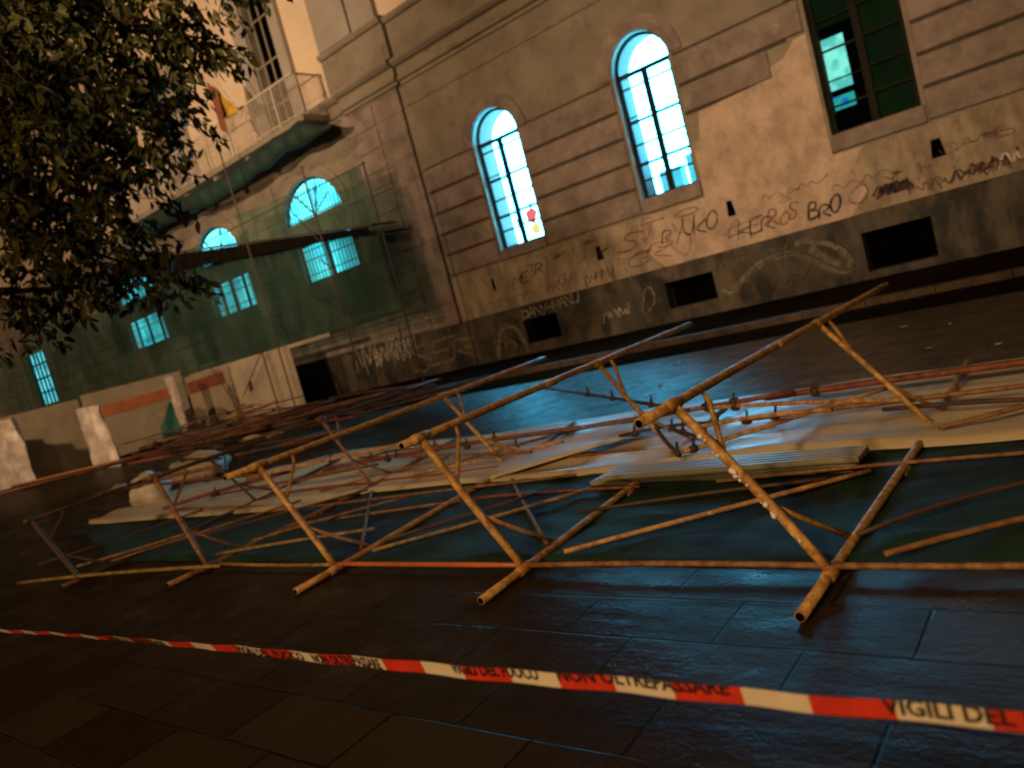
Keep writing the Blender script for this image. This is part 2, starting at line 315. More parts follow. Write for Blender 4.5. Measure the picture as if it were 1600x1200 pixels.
# flaking lower band, a few mm proud of the wall
mb = MB().box(-17.9, 16, FY-.012, FY+.02, 1.62, 3.22)
mb.build('base_band', M['base'], school)
# pinkish repaired area between the two middle windows
def patch_poly():
    pts = [(-9.9, 1.67), (-10.3, 2.2), (-9.95, 2.75), (-10.2, 3.19), (-8.33, 3.2), (-8.30, 4.62), (-8.1, 4.66), (-7.95, 5.36), (-6.4, 5.44), (-6.0, 5.7), (-5.6, 5.78), (-5.30, 6.1), (-5.0, 6.12), (-5.0, 3.21), (-4.3, 3.2), (-4.7, 2.7), (-4.4, 2.2), (-4.9, 1.67)]
    n = len(pts); mb = MB()
    mb.add([(p[0], FY-.03, p[1]) for p in pts]+[(p[0], FY+.01, p[1]) for p in pts], [tuple(range(n))]+[(i, i+n, (i+1) % n+n, (i+1) % n) for i in range(n)])
    return mb
patch_poly().build('plaster_patch', M['patch'], school)
# rustication courses
rows = [3.26, 4.0, 4.71, 5.42, 6.16, 6.98]
mb = MB()
segs = [(-17.8, -15.52), (-13.56, -10.22), (-8.32, -5.03), (-2.88, .3), (2.3, 16)]
for i in range(len(rows)-1):
    z0, z1 = rows[i]+.025, rows[i+1]-.025
    for a, b in segs:
        if a == -8.32:
            if i < 3: continue
            if i == 3: b = -5.95
            if i == 3: a = -8.32
        mb.box(a, b, FY-.075, FY+.0, z0-.012*-1, z1-.012, .03)
for a, b in [(-36.9, -33.3), (-29.1, -26.2), (-21.9, -20.5), (-52, -41.8), (-90, -56)]:
    for i in range(5): mb.box(a, b, FY-.055, FY, rows[i]+.04, rows[i+1]-.04, .03)
for i in range(2):
    mb.box(-52 if i else -90, -20.5, FY-.055, FY, 1.72+.74*i, 2.42+.74*i, .03)
mb.build('rusticated_courses', M['course'], school)
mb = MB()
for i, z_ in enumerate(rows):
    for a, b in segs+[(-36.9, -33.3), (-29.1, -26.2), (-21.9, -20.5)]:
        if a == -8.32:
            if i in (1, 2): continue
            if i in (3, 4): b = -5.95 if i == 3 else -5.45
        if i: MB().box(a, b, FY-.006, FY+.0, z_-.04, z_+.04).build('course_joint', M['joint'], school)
# window apron blocks
for a in ARCH:
    MB().box(a[0]-.06, a[1]+.06, FY-.075, FY+.05, 3.27, a[2]-.004, .015).build('window_apron', M['course'], school)
# corner pilasters with joints
def pil_col(x0, x1, y, z0, z1, step=.735, mid=True):
    mb = MB(); z = z0; mb.box(x0+.03, x1-.03, y+.055, FY, z0, z1)
    while z < z1-.1:
        zt = min(z+step, z1)
        if mid:
            xm = x0+(x1-x0)*.48
            mb.box(x0, xm-.004, y, FY, z+.03, zt-.03, .025); mb.box(xm+.004, x1, y+.035, FY, z+.03, zt-.03, .02)
        else: mb.box(x0, x1, y, FY, z+.022, zt-.022, .025)
        z = zt
    return mb
pil_col(-20.42, -17.88, FY-.19, 1.68, 9.9).build('corner_pilaster', M['course'], school)
MB().box(-20.9, -20.44, FY-.08, FY+.01, 3.3, 9.9).build('corner_pilaster', M['course'], school)
# plinth with basement openings
pl = [rect_pts(-15.22, -13.88, .44, 1.22), rect_pts(-10.04, -8.58, .50, 1.25), rect_pts(-4.75, -3.24, .30, 1.24)]
mb = wall_with_holes([(-95, .1), (-95, 1.66), (16, 1.66), (16, .1)], pl, FY-.10, .5)
mb.add([(-95, FY-.10, 1.66), (16, FY-.10, 1.66), (16, FY+.02, 1.70), (-95, FY+.02, 1.70)], [(0, 1, 2, 3)])
mb.build('plinth', M['plinth'], school)
for h in pl:
    o = MB().box(h[0][0]-.1, h[2][0]+.1, FY+.38, FY+.42, h[0][1]-.1, h[1][1]+.1).build('basement_opening', M['dark'], school)
# small drain slots
for (x_, z_, w_) in ((-16.1, 2.62, .10), (-11.9, 2.60, .20), (-7.72, 2.72, .20), (-2.86, 2.66, .26)):
    mb = MB()
    mb.add([(x_-w_*.35, FY-.034, z_+.2), (x_+w_*.35, FY-.034, z_+.2), (x_+w_*.6, FY-.034, z_-.2), (x_-w_*.5, FY-.034, z_-.2)]+[(x_-w_*.35, FY+.04, z_+.2), (x_+w_*.35, FY+.04, z_+.2), (x_+w_*.6, FY+.04, z_-.2), (x_-w_*.5, FY+.04, z_-.2)], [(0, 1, 2, 3), (0, 1, 5, 4), (1, 2, 6, 5), (2, 3, 7, 6), (3, 0, 4, 7)])
    mb.build('drain_slot', M['dark'], school)
# arch mouldings
def arch_ring(x0, x1, zs, rise, w, y0, y1, down=0, n=28):
    c = (x0+x1)/2; r = (x1-x0)/2; mb = MB(); pr = []
    prof = [(0.03, y1), (.03, y0+.03), (w*.45, y0), (w*.5, y0+.025), (w, y0+.015), (w, y1)]
    A = [(-1, -down)] if down else []
    st = [(math.pi*i/n) for i in range(n+1)]
    for a in ([None] if down else [])+st+([None] if down else []):
        row = []
        for k, (d, y) in enumerate(prof):
            if a is None:
                left = len(pr) == 0; row.append(Vector(((x0-d) if left else (x1+d), y, zs-down)))
            else: row.append(Vector((c-(r+d)*math.cos(a), y, zs+(rise+d)*math.sin(a))))
        pr.append(row)
    for row in pr: mb.v += row
    np_ = len(prof)
    for i in range(len(pr)-1):
        for k in range(np_-1): mb.f.append((i*np_+k, i*np_+k+1, (i+1)*np_+k+1, (i+1)*np_+k)); mb.mi.append(0)
    return mb
for a in ARCH: arch_ring(a[0], a[1], a[3], a[4], .42, FY-.075, FY+.005).build('arch_moulding', M['course'], school)
for a, b in LUN: arch_ring(a, b, 7.2, 1.46, .5, FY-.06, FY+.005).build('arch_moulding', M['cornice'], school)
# string course and cornice
def profile_x(prof, x0, x1):
    mb = MB(); n = len(prof)
    mb.add([(x0, y, z) for y, z in prof]+[(x1, y, z) for y, z in prof], [(i, i+1, i+1+n, i+n) for i in range(n-1)]+[tuple(range(n)), tuple(range(n, 2*n))[::-1]])
    return mb
CO = [(FY+.02, 9.88), (FY-.07, 9.88), (FY-.07, 9.98), (FY-.17, 10.02), (FY-.17, 10.14), (FY-.10, 10.17), (FY-.10, 10.44), (FY-.24, 10.49), (FY-.33, 10.58), (FY-.33, 10.68), (FY-.10, 10.76), (FY+.02, 10.77)]
profile_x(CO, -17.7, 16).build('cornice', M['cornice'], school)
profile_x([(y-.16 if y < FY else y, z+.002) for y, z in CO], -20.6, -17.7).build('cornice', M['cornice'], school)
profile_x(CO, -95, -20.6).build('cornice', M['cornice'], school)
profile_x([(FY+.01, 9.14), (FY-.035, 9.16), (FY-.035, 9.24), (FY+.01, 9.26)], -17.8, 16).build('string_course', M['course'], school)
# upper storey
MB().box(-95, 16, FY+.10, FY+.5, 10.7, 24).build('upper_wall', M['cream'], school)
mb = MB()
mb.box(-17.7, 16, FY-.03, FY+.1, 10.77, 11.9); mb.box(-21.0, -17.72, FY-.2, FY+.1, 10.79, 11.95)
mb.build('attic_base', M['wall'], school)
P2 = [(FY+.1, 11.9), (FY-.10, 11.92), (FY-.16, 12.0), (FY-.16, 12.1), (FY-.05, 12.16), (FY+.1, 12.17)]
profile_x(P2, -17.70, 16).build('string_course', M['cornice'], school)
profile_x([(y-.17 if y < FY+.05 else y, z+.05) for y, z in P2], -21.02, -17.72).build('string_course', M['cornice'], school)
for a, b in ((-20.95, -19.2), (-19.18, -18.0), (-14.8, -12.6), (-9, -7)):
    MB().box(a, b, FY-.22 if a < -19.19 else FY-.12, FY+.1, 12.17 if a > -18 else 12.23, 24).build('upper_pilaster', M['pilaster'], school)
for (a, b) in ((-25.6, -22.75), (-34.0, -30.6)):       # french windows on to the balcony with grey surrounds
    MB().box(a, a+.75, FY-.10, FY+.1, 10.77, 16.5).build('window_surround', M['pilaster'], school)
    MB().box(b-.55, b, FY-.10, FY+.1, 10.77, 16.5).build('window_surround', M['pilaster'], school)
    wn = MB().box(a+.75, b-.55, FY+.06, FY+.098, 10.77, 16.5).build('window', M['board'], school)
    mb = MB(); w_ = (b-.55-a-.75)
    for k in range(4): xx = a+.75+.05+(w_-.1)*k/3; mb.box(xx-.04, xx+.04, FY-.0, FY+.058, 10.78, 16.45)
    for z_ in (11.6, 13.2, 14.8): mb.box(a+.76, b-.56, FY+.012, FY+.05, z_, z_+.07)
    mb.build('frame', M['cornice'], wn)
    MB().box(a+.82+w_*.35, b-.62, FY+.03, FY+.056, 10.9, 16.4).build('pane', M['dark'], wn)
# windows
def window_arch(a, lit, glass, bars_z, draw=None):
    x0, x1, z0, zs, rise = a; c = (x0+x1)/2
    wn = arch_ring(x0+.001, x1-.001, zs, rise-.0, -.07, FY+.20, FY+.27, down=zs-z0).build('window', M['frame'], school)
    # frame
    mb = MB()
    mb.box(c-.08, c+.08, FY+.17, FY+.27, z0+.0, zs-.05); mb.box(x0+.07, x1-.07, FY+.165, FY+.275, zs-.075, zs+.04)
    for s in (-1, 1):
        xa, xb = (x0+.07, c-.05) if s < 0 else (c+.05, x1-.07)
        mb.box(xa, xa+.035, FY+.19, FY+.25, z0+.05, zs-.075); mb.box(xb-.035, xb, FY+.19, FY+.25, z0+.05, zs-.075)
        mb.box(xa, xb, FY+.185, FY+.255, z0, z0+.06)
        for z_, t_ in bars_z: mb.box(xa+.035, xb-.035, FY+.2, FY+.245, z_-t_/2+(.03 if s > 0 else 0), z_+t_/2+(.03 if s > 0 else 0))
    mb.build('frame', M['frame'], wn)
    pts = arch_pts(x0+.03, x1-.03, z0+.02, zs, rise-.03); n = len(pts)
    MB().add([(p[0], FY+.225, p[1]) for p in pts], [tuple(range(n))]).build('pane', glass, wn)
    # inner reveal and room behind
    dp = .75; mb = MB(); pts = arch_pts(x0-.02, x1+.02, z0-.02, zs, rise+.02)
    for i in range(n):
        p, q = pts[i], pts[(i+1) % n]; mb.add([(p[0], FY+.281, p[1]), (q[0], FY+.281, q[1]), (q[0], FY+.28+dp, q[1]), (p[0], FY+.28+dp, p[1])], [(0, 1, 2, 3)])
    mb.build('inner_reveal', M['reveal'], wn)
    MB().box(x0-2.6, x1+.6, FY+2.0, FY+2.05, z0-1.0, zs+3.2).build('lit_room_wall', lit, wn)
    mb = MB(); mb.box(x0-2.6, x1+.6, FY+.28+dp, FY+2.0, z0-1.06, z0-1.0); mb.box(x0-2.6, x1+.6, FY+.28+dp, FY+2.0, zs+3.2, zs+3.26)
    mb.build('room_floor_and_ceiling', M['reveal'], wn)
    return wn
BZ = [(6.70, .05), (5.93, .035), (5.79, .09), (5.16, .055), (4.62, .09), (4.16, .055)]
w2 = window_arch(ARCH[0], M['lit'], M['glass'], BZ); w3 = window_arch(ARCH[1], M['lit'], M['glass'], BZ)
w4 = window_arch(ARCH[2], M['dark'], M['gglass'], [(6.3, .03), (5.6, .05), (4.9, .03), (4.3, .05)]); w2['label'] = 'bright cyan arched window with a taped child drawing'; w3['label'] = 'brightest white arched window'; w4['label'] = 'mostly dark greenish arched window'
for q_ in ((-4.0, -3.0, 3.7, 7.0), (-4.9, -4.02, 6.15, 7.0), (-4.82, -3.1, 7.1, 7.8)):
    MB().box(q_[0], q_[1], FY+.30, FY+.33, q_[2], q_[3]).build('tint_panel', M['tint_backing'], w4)  # unseen panels added behind the glass so it looks greener
window_arch(ARCH[3], M['dark'], M['gglass'], BZ)
# drawing stuck to pane of the left window
mb = MB().add([(-14.02, FY+.215, 4.05), (-13.80, FY+.215, 4.42), (-14.0, FY+.215, 4.62), (-14.32, FY+.215, 4.5), (-14.28, FY+.215, 4.2)], [(0, 1, 2, 3, 4)])
mb.build('paper_drawing', mat('glowing_pink_paper', (.8, .2, .25), None, emit=((.9, .2, .25), .4)), w2)  # emission stands in for room light coming through the paper
mb = MB().add([(-14.16, FY+.214, 3.75), (-13.9, FY+.214, 3.72), (-13.84, FY+.214, 4.02), (-14.0, FY+.214, 4.15), (-14.25, FY+.214, 3.98)], [(0, 1, 2, 3, 4)])
mb.build('paper_drawing', mat('glowing_yellow_paper', (.8, .75, .2), None, emit=((.75, .85, .3), .6)), w2)  # glows too, as if backlit by the room
mb = MB(); mb.path([(-14.35, FY+.213, 4.62), (-14.0, FY+.213, 4.72), (-13.76, FY+.213, 4.6), (-13.74, FY+.213, 4.3)], .02, 6); mb.path([(-14.68, FY+.213, 4.4), (-14.62, FY+.213, 4.05)], .03, 6)
mb.build('paper_drawing', M['spray_black'], w2)
MB().box(-9.15, -8.3, FY+1.25, FY+1.6, 2.9, 4.62).build('cabinet', M['teal_box'], w3)
MB().box(-10.05, -9.35, FY+1.25, FY+1.6, 2.9, 4.40).build('cabinet', M['teal_box'], w3)
# far room seen through the dark window
mb = MB().box(-4.98, -4.44, FY+.95, FY+.98, 4.78, 6.02); o = mb.build('distant_doorway', emitmat('distant_lit_doorway', (.25, .9, 1.0), .8, (.6, 1.5, 1.5), 3.5), w4)
mb = MB().box(-4.95, -4.46, FY+.95, FY+.98, 4.30, 4.62); mb.build('distant_screen', emitmat('distant_blue_glow', (.03, .15, 1.2), .8, (.05, .6, .6), 3.2), w4)
# grilled windows on the left wing
def grille(x0, x1, z0, z1, y, parent, rise=0, n=None):
    mb = MB(); n = n or int((x1-x0)/.2)
    for k in range(1, n):
        xx = x0+(x1-x0)*k/n; zt = z1
        if rise: zt = z0+rise*math.sqrt(max(0, 1-((xx-(x0+x1)/2)/((x1-x0)/2))**2))
        mb.path([(xx, y, z0), (xx, y, zt)], .022, 5)
    for z_ in ([z0+.05] if rise else [z0+.3, z1-.3]): mb.box(x0, x1, y-.015, y+.015, z_, z_+.035)
    return mb.build('grille', M['bars'], parent)
for i, (a, b) in enumerate(LUN):
    ctr = (a+b)/2
    wn = arch_ring(a+.001, b-.001, 7.2, 1.46, -.08, FY+.16, FY+.25).build('window', M['frame'], school)
    grille(a, b, 7.2, 8.66, FY+.08, wn, 1.46)
    mb = MB(); mb.path([(ctr, FY+.2, 7.2), (ctr-1.0, FY+.2, 8.35)], .035, 6); mb.path([(ctr, FY+.2, 7.2), (ctr+.5, FY+.2, 8.5)], .035, 6); mb.build('glazing_bar', M['frame'], wn)
    MB().box(a-1.4, b+.3, FY+.8, FY+.84, 6.9, 9.4).build('lit_room_wall', M['lit_teal'], wn)
    mb = MB(); z0, z1 = 4.76, 6.32; xa, xb = a+.3, b+.05
    mb.box(xa+.002, xb-.002, FY+.16, FY+.25, z0, z0+.08); mb.box(xa+.002, xb-.002, FY+.16, FY+.25, z1-.08, z1); mb.box(xa, xa+.08, FY+.16, FY+.25, z0+.08, z1-.08); mb.box(xb-.08, xb, FY+.16, FY+.25, z0+.08, z1-.08)
    mb.box((xa+xb)/2-.12, (xa+xb)/2+.06, FY+.16, FY+.25, z0+.08, z1-.08)
    if i > 0: mb.box(xa+.6, xa+.8, FY+.17, FY+.24, z0+.08, z1-.08); mb.box(xb-.75, xb-.6, FY+.17, FY+.24, z0+.08, z1-.08)
    wn = mb.build('window', M['frame'], school)
    grille(xa, xb, z0, z1, FY+.08, wn); MB().box(xa-1.2, xb+.3, FY+.8, FY+.84, z0-.3, z1+.3).build('lit_room_wall', M['lit_teal'], wn)
mb = MB(); mb.box(-55.5, -52.4, FY+.15, FY+.25, 3.5, 3.6)
for k in range(6): mb.box(-55.45+k*.6, -55.3+k*.6, FY+.15, FY+.24, 3.6, 6.9)
wn = mb.build('window', M['frame'], school); MB().box(-59, -52, FY+.8, FY+.84, 3, 7.3).build('lit_room_wall', M['lit_dim'], wn)
mb = MB()
for z_ in (4.3, 5.2, 6.1): mb.box(-55.45, -52.45, FY+.12, FY+.15, z_, z_+.12)
mb.build('glazing_bar', M['frame'], wn)
# ------------------------------------------------------------------ balcony
def balcony(x0, x1):
    b = MB().box(x0, x1, 18.62, FY-.1, 10.0, 10.2).build('balcony', M['cornice'], school)
    mb = MB(); mb.box(x0+.04, x1-.04, 18.66, 18.72, 11.64, 11.70); mb.box(x0+.04, x1-.04, 18.67, 18.71, 10.30, 10.33); mb.box(x1-.1, x1-.04, 18.72, FY-.1, 11.64, 11.70)
    x = x0+.06
    while x < x1: mb.box(x, x+.028, 18.68, 18.705, 10.2, 11.64); x += .135
    y = 18.8
    while y < FY-.2: mb.box(x1-.08, x1-.06, y, y+.022, 10.2, 11.64); y += .12
    for k in range(int((x1-x0)/1.6)+1): mb.box(x0+.05+k*1.6, x0+.11+k*1.6, 18.655, 18.725, 10.2, 11.72)
    mb.build('railing', M['rail'], b)
    for k in range(int((x1-x0)/2.4)): MB().box(x0+.5+k*2.4, x0+.75+k*2.4, 18.8, FY-.1, 9.66, 9.998).build('bracket', M['cornice'], b)
balcony(-35.6, -21.35)
# ------------------------------------------------------------------ graffiti (stroke letters)
GL = {'A': [[(0,0),(.5,1),(1,0)],[(.2,.4),(.8,.4)]], 'B': [[(0,0),(0,1),(.7,.9),(.6,.55),(0,.5),(.9,.4),(.8,.05),(0,0)]], 'D': [[(0,0),(0,1),(.8,.8),(.9,.3),(0,0)]],
 'E': [[(1,1),(0,.95),(0,0),(1,.05)],[(0,.5),(.7,.5)]], 'G': [[(1,.8),(.5,1),(0,.5),(.4,0),(1,.2),(1,.5),(.6,.5)]], 'H': [[(0,0),(.05,1.1)],[(.9,1),(1,-.1)],[(0,.5),(1,.55)]],
 'I': [[(.5,0),(.5,1)]], 'K': [[(0,0),(0,1)],[(.9,1),(0,.45),(1,0)]], 'M': [[(0,0),(.1,1),(.5,.3),(.9,1),(1,0)]], 'N': [[(0,0),(.05,1),(.9,0),(1,1)]],
 'O': [[(.5,1),(.05,.6),(.2,.1),(.7,0),(1,.5),(.8,.95),(.5,1)]], 'R': [[(0,0),(0,1),(.8,.85),(.7,.5),(.1,.45),(1,0)]], 'S': [[(1,.85),(.4,1),(.1,.7),(.9,.35),(.6,0),(0,.12)]],
 'T': [[(0,1),(1,1)],[(.5,1),(.45,0)]], 'U': [[(0,1),(.1,.1),(.8,.05),(1,1)]], 'V': [[(0,1),(.5,0),(1,1)]], 'Y': [[(0,1),(.45,.5)],[(1,1),(.3,-.2)]], '-': [[(.1,.45),(.9,.5)]],
 '(': [[(.6,1.1),(.1,.5),(.6,-.1)]], ')': [[(.3,1.1),(.8,.5),(.3,-.1)]], ' ': []}
def smooth_pts(pts, it=2):
    for _ in range(it):
        q = [pts[0]]
        for a, b in zip(pts, pts[1:]): q += [(a[0]*.75+b[0]*.25, a[1]*.75+b[1]*.25), (a[0]*.25+b[0]*.75, a[1]*.25+b[1]*.75)]
        pts = q+[pts[-1]]
    return pts
def ribbon(mb, pts, w, y):
    n = len(pts)
    if n < 2: return
    L = []; 
    for i, p in enumerate(pts):
        a, b = pts[max(0, i-1)], pts[min(n-1, i+1)]; dx, dz = b[0]-a[0], b[1]-a[1]; l = math.hypot(dx, dz) or 1
        ww = w*(.75+.35*noise.noise(Vector((p[0]*3, p[1]*3, 1))))*(.6 if i in (0, n-1) else 1)
        L.append(((p[0]-dz/l*ww/2, y, p[1]+dx/l*ww/2), (p[0]+dz/l*ww/2, y, p[1]-dx/l*ww/2)))
    v = [q for pr in L for q in pr]; mb.add(v, [(2*i, 2*i+1, 2*i+3, 2*i+2) for i in range(n-1)])
LAY = [0]
def write(txt, x0, z0, x1, z1, h, w, m_, y=FY-.036, slant=.3, rounded=True, jit=.13, label=None):
    LAY[0] += 1; y -= .0006*(LAY[0] % 7)
    mb = MB(); n = len(txt); adv = (x1-x0)/n
    for i, ch in enumerate(txt):
        bx = x0+adv*i; bz = z0+(z1-z0)*i/max(1, n-1)+rnd.uniform(-jit, jit)*h; hh = h*(1+rnd.uniform(-jit, jit)*2)
        for st in GL.get(ch, []):
            pts = [(bx+(p[0]*1.12+slant*p[1])*adv*1.0+rnd.uniform(-1, 1)*jit*.3*adv, bz+p[1]*hh+rnd.uniform(-1, 1)*jit*.3*h) for p in st]
            ribbon(mb, smooth_pts(pts) if rounded and len(pts) > 2 else pts, w, y)
    o = mb.build('graffiti_lettering', m_, school)
    if label: o['label'] = label
    return o
def strokes(lst, w, m_, y=FY-.036, name='graffiti_scrawl'):
    LAY[0] += 1; y -= .0006*(LAY[0] % 7); mb = MB()
    for st in lst: ribbon(mb, smooth_pts(st, 3), w, y)
    return mb.build(name, m_, school)
def scrawl(x0, x1, z0, z1, n, w, m_, y=FY-.036, amp=1):
    pts = []
    for i in range(n):
        t = i/(n-1); pts.append((x0+(x1-x0)*t+rnd.uniform(-.12, .05), (z0+z1)/2+(z1-z0)/2*(1 if i % 2 else -1)*rnd.uniform(.5, 1)))
    return strokes([pts], w, m_, y)
write('METRI', -15.3, 2.36, -13.7, 2.56, .40, .045, M['spray_black'], rounded=True)
write('ARGUI', -14.1, 1.86, -12.85, 2.02, .36, .045, M['spray_red'])
write('(MMM)', -12.7, 1.78, -11.55, 1.88, .34, .03, M['spray_black'])
write('RYUKO', -9.85, 2.26, -8.2, 2.32, .42, .055, M['spray_black'])
strokes([[(-10.0, 2.28), (-9.7, 2.22), (-9.5, 2.3)], [(-9.3, 2.95), (-9.0, 3.08), (-8.5, 3.0), (-8.7, 2.88), (-9.2, 2.9)]], .035, M['spray_black'])
strokes([[(-7.95, 1.95), (-7.85, 2.3), (-7.6, 2.4)]], .04, M['spray_red'])
write('ST', -11.3, 2.36, -9.9, 2.55, .6, .08, M['spray_red'])
write('GR', -11.2, 1.85, -9.7, 1.9, .45, .045, M['spray_red'])
strokes([[(-9.7, 2.4), (-9.2, 1.7), (-8.9, 2.4), (-9.3, 2.5)], [(-9.9, 3.1), (-10.3, 3.2), (-10.3, 2.5)]], .035, M['spray_red'])
write('HER', -7.7, 1.84, -6.75, 1.9, .42, .055, M['spray_black']); write('ROS', -6.85, 1.95, -6.1, 2.0, .38, .055, M['spray_red'])
strokes([[(-7.95, 2.0), (-7.5, 2.05), (-7.3, 1.9)]], .04, M['spray_black'])
write('BRO', -5.85, 1.86, -5.1, 1.9, .34, .075, M['spray_black']); write('O', -4.95, 1.9, -4.5, 2.0, .36, .05, M['spray_grey'])
for k in range(9): scrawl(-4.25+rnd.uniform(0, .2), -3.5, 1.84+rnd.uniform(0, .2), 2.25, 9, .09, M['spray_purple'])
for k in range(5): scrawl(-3.5+.4*k, -2.9+.45*k, 1.76, 2.12, 7, .05, M[['spray_red', 'spray_grey', 'spray_black'][k % 3]])
for k in range(8): scrawl(-2.6+.45*k, -1.9+.45*k, 1.80, 2.25, 8, .07, M[['spray_purple', 'spray_black', 'spray_white'][k % 3]])
scrawl(-2.4, -1.6, 2.5, 2.75, 6, .035, M['spray_grey'])
write('TAG', -17.0, 2.9, -15.9, 2.9, .2, .02, M['spray_grey']); scrawl(-16.6, -14.4, 1.95, 2.15, 16, .025, M['spray_grey'])
scrawl(-6.9, -5.2, 2.6, 2.85, 12, .03, M['spray_grey']); scrawl(-5.2, -3.4, 2.35, 2.6, 11, .03, M['spray_grey'])
for k in range(34):
    xx = rnd.uniform(-14.5, -1.3); zz = rnd.uniform(1.85, 3.0)
    if abs(xx+9) < 1 or abs(xx+5.6) < .8: continue
    pts = [(xx+rnd.uniform(-.05, .1)*j*1.2, zz+rnd.uniform(-.14, .14)) for j in range(rnd.randint(4, 9))]
    strokes([pts], rnd.uniform(.014, .03), M[rnd.choice(('spray_red', 'spray_grey', 'spray_black', 'spray_grey'))])
YP = FY-.112
write('DANY-MANU', -15.2, 1.25, -12.95, 1.34, .30, .035, spray('solid_pale_spray', (.60, .52, .42), 1.3), YP, slant=.1, rounded=False, jit=.02, label='DANY-MANU in pale paint')
def fat(pts, w, m_, y=YP): strokes([pts], w, M['spray_tan'], y); strokes([[(p[0]+w*.5, p[1]+.02) for p in pts]], .03, M['spray_black'], y-.004)
fat([(-16.6, .18), (-16.35, .95), (-15.95, 1.25), (-15.5, 1.0), (-15.3, .2)], .22, M['spray_grey']); fat([(-16.2, .45), (-15.9, .78), (-15.7, .42)], .12, M['spray_grey'])
fat([(-8.45, .75), (-8.25, .55), (-7.9, .75), (-7.4, 1.1), (-6.8, 1.22), (-6.2, 1.15), (-5.6, .55), (-5.2, .40), (-5.05, .7), (-5.4, 1.15), (-5.9, 1.42), (-6.3, 1.38)], .20, M['spray_grey'])
fat([(-5.95, 1.2), (-5.55, .75), (-5.3, .65)], .30, M['spray_grey']); scrawl(-8.3, -6.5, 1.15, 1.5, 10, .09, M['spray_grey'], YP); scrawl(-8.4, -6.0, .3, .8, 12, .03, M['spray_purple'], YP)
write('SER', -20.8, .35, -17.6, .42, .85, .16, M['spray_tan'], YP, rounded=False); scrawl(-13.3, -11.2, .5, 1.1, 18, .03, M['spray_grey'], YP)
fat([(-10.9, .6), (-10.7, 1.2), (-10.45, 1.3), (-10.4, .8), (-10.7, .6)], .08, M['spray_grey']); scrawl(-12.2, -11.3, .5, 1.0, 12, .025, M['spray_white'], YP)
for k in range(10): scrawl(-24.4+rnd.uniform(-.3, 3), -21.6+rnd.uniform(0, 1.5), .4, 2.2, 14, .035, M[['spray_white', 'spray_grey', 'spray_black'][k % 3]], YP)
write('MA', -20.2, 2.55, -19.3, 2.6, .3, .05, M['spray_white'], FY-.2); write('HA', -20.1, 1.95, -19.0, 2.0, .3, .05, M['spray_white'], FY-.2)
# ------------------------------------------------------------------ flag on the balcony
fl = empty('flag', (-26.4, 18.5, 10.6)); tag(fl, 'yellow and red-brown flag hanging slack from a short pole on the balcony rail', 'flag')
a, b = W(352, 150, 18.4), W(404, 214, 18.6)
MB().path([W(338, 128, 17.9), W(404, 214, 18.62)], .022, 8).build('flagpole', M['rail'], fl)
def cloth(p00, p10, p11, p01, amp, nu=14, nv=18, fr=9):
    def f(u, v):
        p = Vector(p00)*(1-u)*(1-v)+Vector(p10)*u*(1-v)+Vector(p11)*u*v+Vector(p01)*(1-u)*v
        p.y += amp*math.sin(u*fr+v*2); return p
    return grid(f, nu, nv)
cloth(W(330, 132, 17.95), W(374, 172, 18.3), W(352, 186, 18.3), W(338, 176, 18.2), .05).build('yellow_cloth', M['flag_y'], fl, True)
cloth(W(322, 128, 17.90), W(340, 142, 17.93), W(358, 212, 18.25), W(343, 200, 18.15), .04).build('red_brown_cloth', M['flag_r'], fl, True)
# ------------------------------------------------------------------ standing scaffold, netting, deck
st = empty('standing_scaffold', (-26, 18.4, 0)); tag(st, 'tube scaffold still standing along the left wing hung with translucent green netting', 'scaffolding')
SY = 18.45
def post(px, py, z1, Y=17.55, z0=.12, r=.03, mat_='darkpost', lean=0):
    x = W(px, py, Y).x
    MB().tube((x, Y, z0), (x+lean, Y, z1), r, 8).build('standard', M[mat_], st); return x
for a in ((602, 380, 7.4), (515, 415, 8.2), (383, 370, 10.6), (225, 575, 8.1), (133, 560, 8.1), (250, 640, 5.4), (430, 620, 2.6)): post(*a)
for x_ in (-42.5, -47.5, -53): MB().tube((x_, SY, .1), (x_, SY, 8), .03, 8).build('standard', M['rust2'], st)
for z_ in (2.62, 5.3, 7.6):
    MB().tube((-55, SY-.04, z_+.25), (-18.75, SY-.04, z_), .02, 6).build('ledger', M['darkpost'], st)
for p, q in (((455, 330), (498, 376)), ((512, 300), (492, 335)), ((462, 455), (520, 490)), ((500, 405), (545, 440)), ((330, 575), (380, 650)), ((410, 545), (380, 620)), ((130, 635), (165, 680))):
    MB().tube(W(*p, 17.5), W(*q, 17.5), .022, 6).build('brace', M['darkpost'], st)
mb = MB()
for k in range(4):
    y0 = 17.95+k*.3; mb.add([(-34.3, y0, 8.33), (-18.75, y0, 5.52), (-18.75, y0+.27, 5.52), (-34.3, y0+.27, 8.33), (-34.3, y0, 8.39), (-18.75, y0, 5.58), (-18.75, y0+.27, 5.58), (-34.3, y0+.27, 8.39)], [(0, 1, 2, 3), (4, 5, 6, 7), (0, 1, 5, 4), (3, 2, 6, 7), (0, 4, 7, 3), (1, 2, 6, 5)])
mb.build('sloping_deck', M['board'], st)
mb = MB().add([(-36.5, 17.83, 7.75), (-18.9, 17.83, 5.30), (-18.9, 17.83, 5.50), (-36.5, 17.83, 8.66), (-36.5, 17.87, 7.75), (-18.9, 17.87, 5.30), (-18.9, 17.87, 5.50), (-36.5, 17.87, 8.66)], [(0, 1, 2, 3), (4, 5, 6, 7), (0, 1, 5, 4), (3, 2, 6, 7)])
mb.build('dark_underside_sheet', M['deck_underside'], st)  # near-black upright sheet added as the deck's dark underside
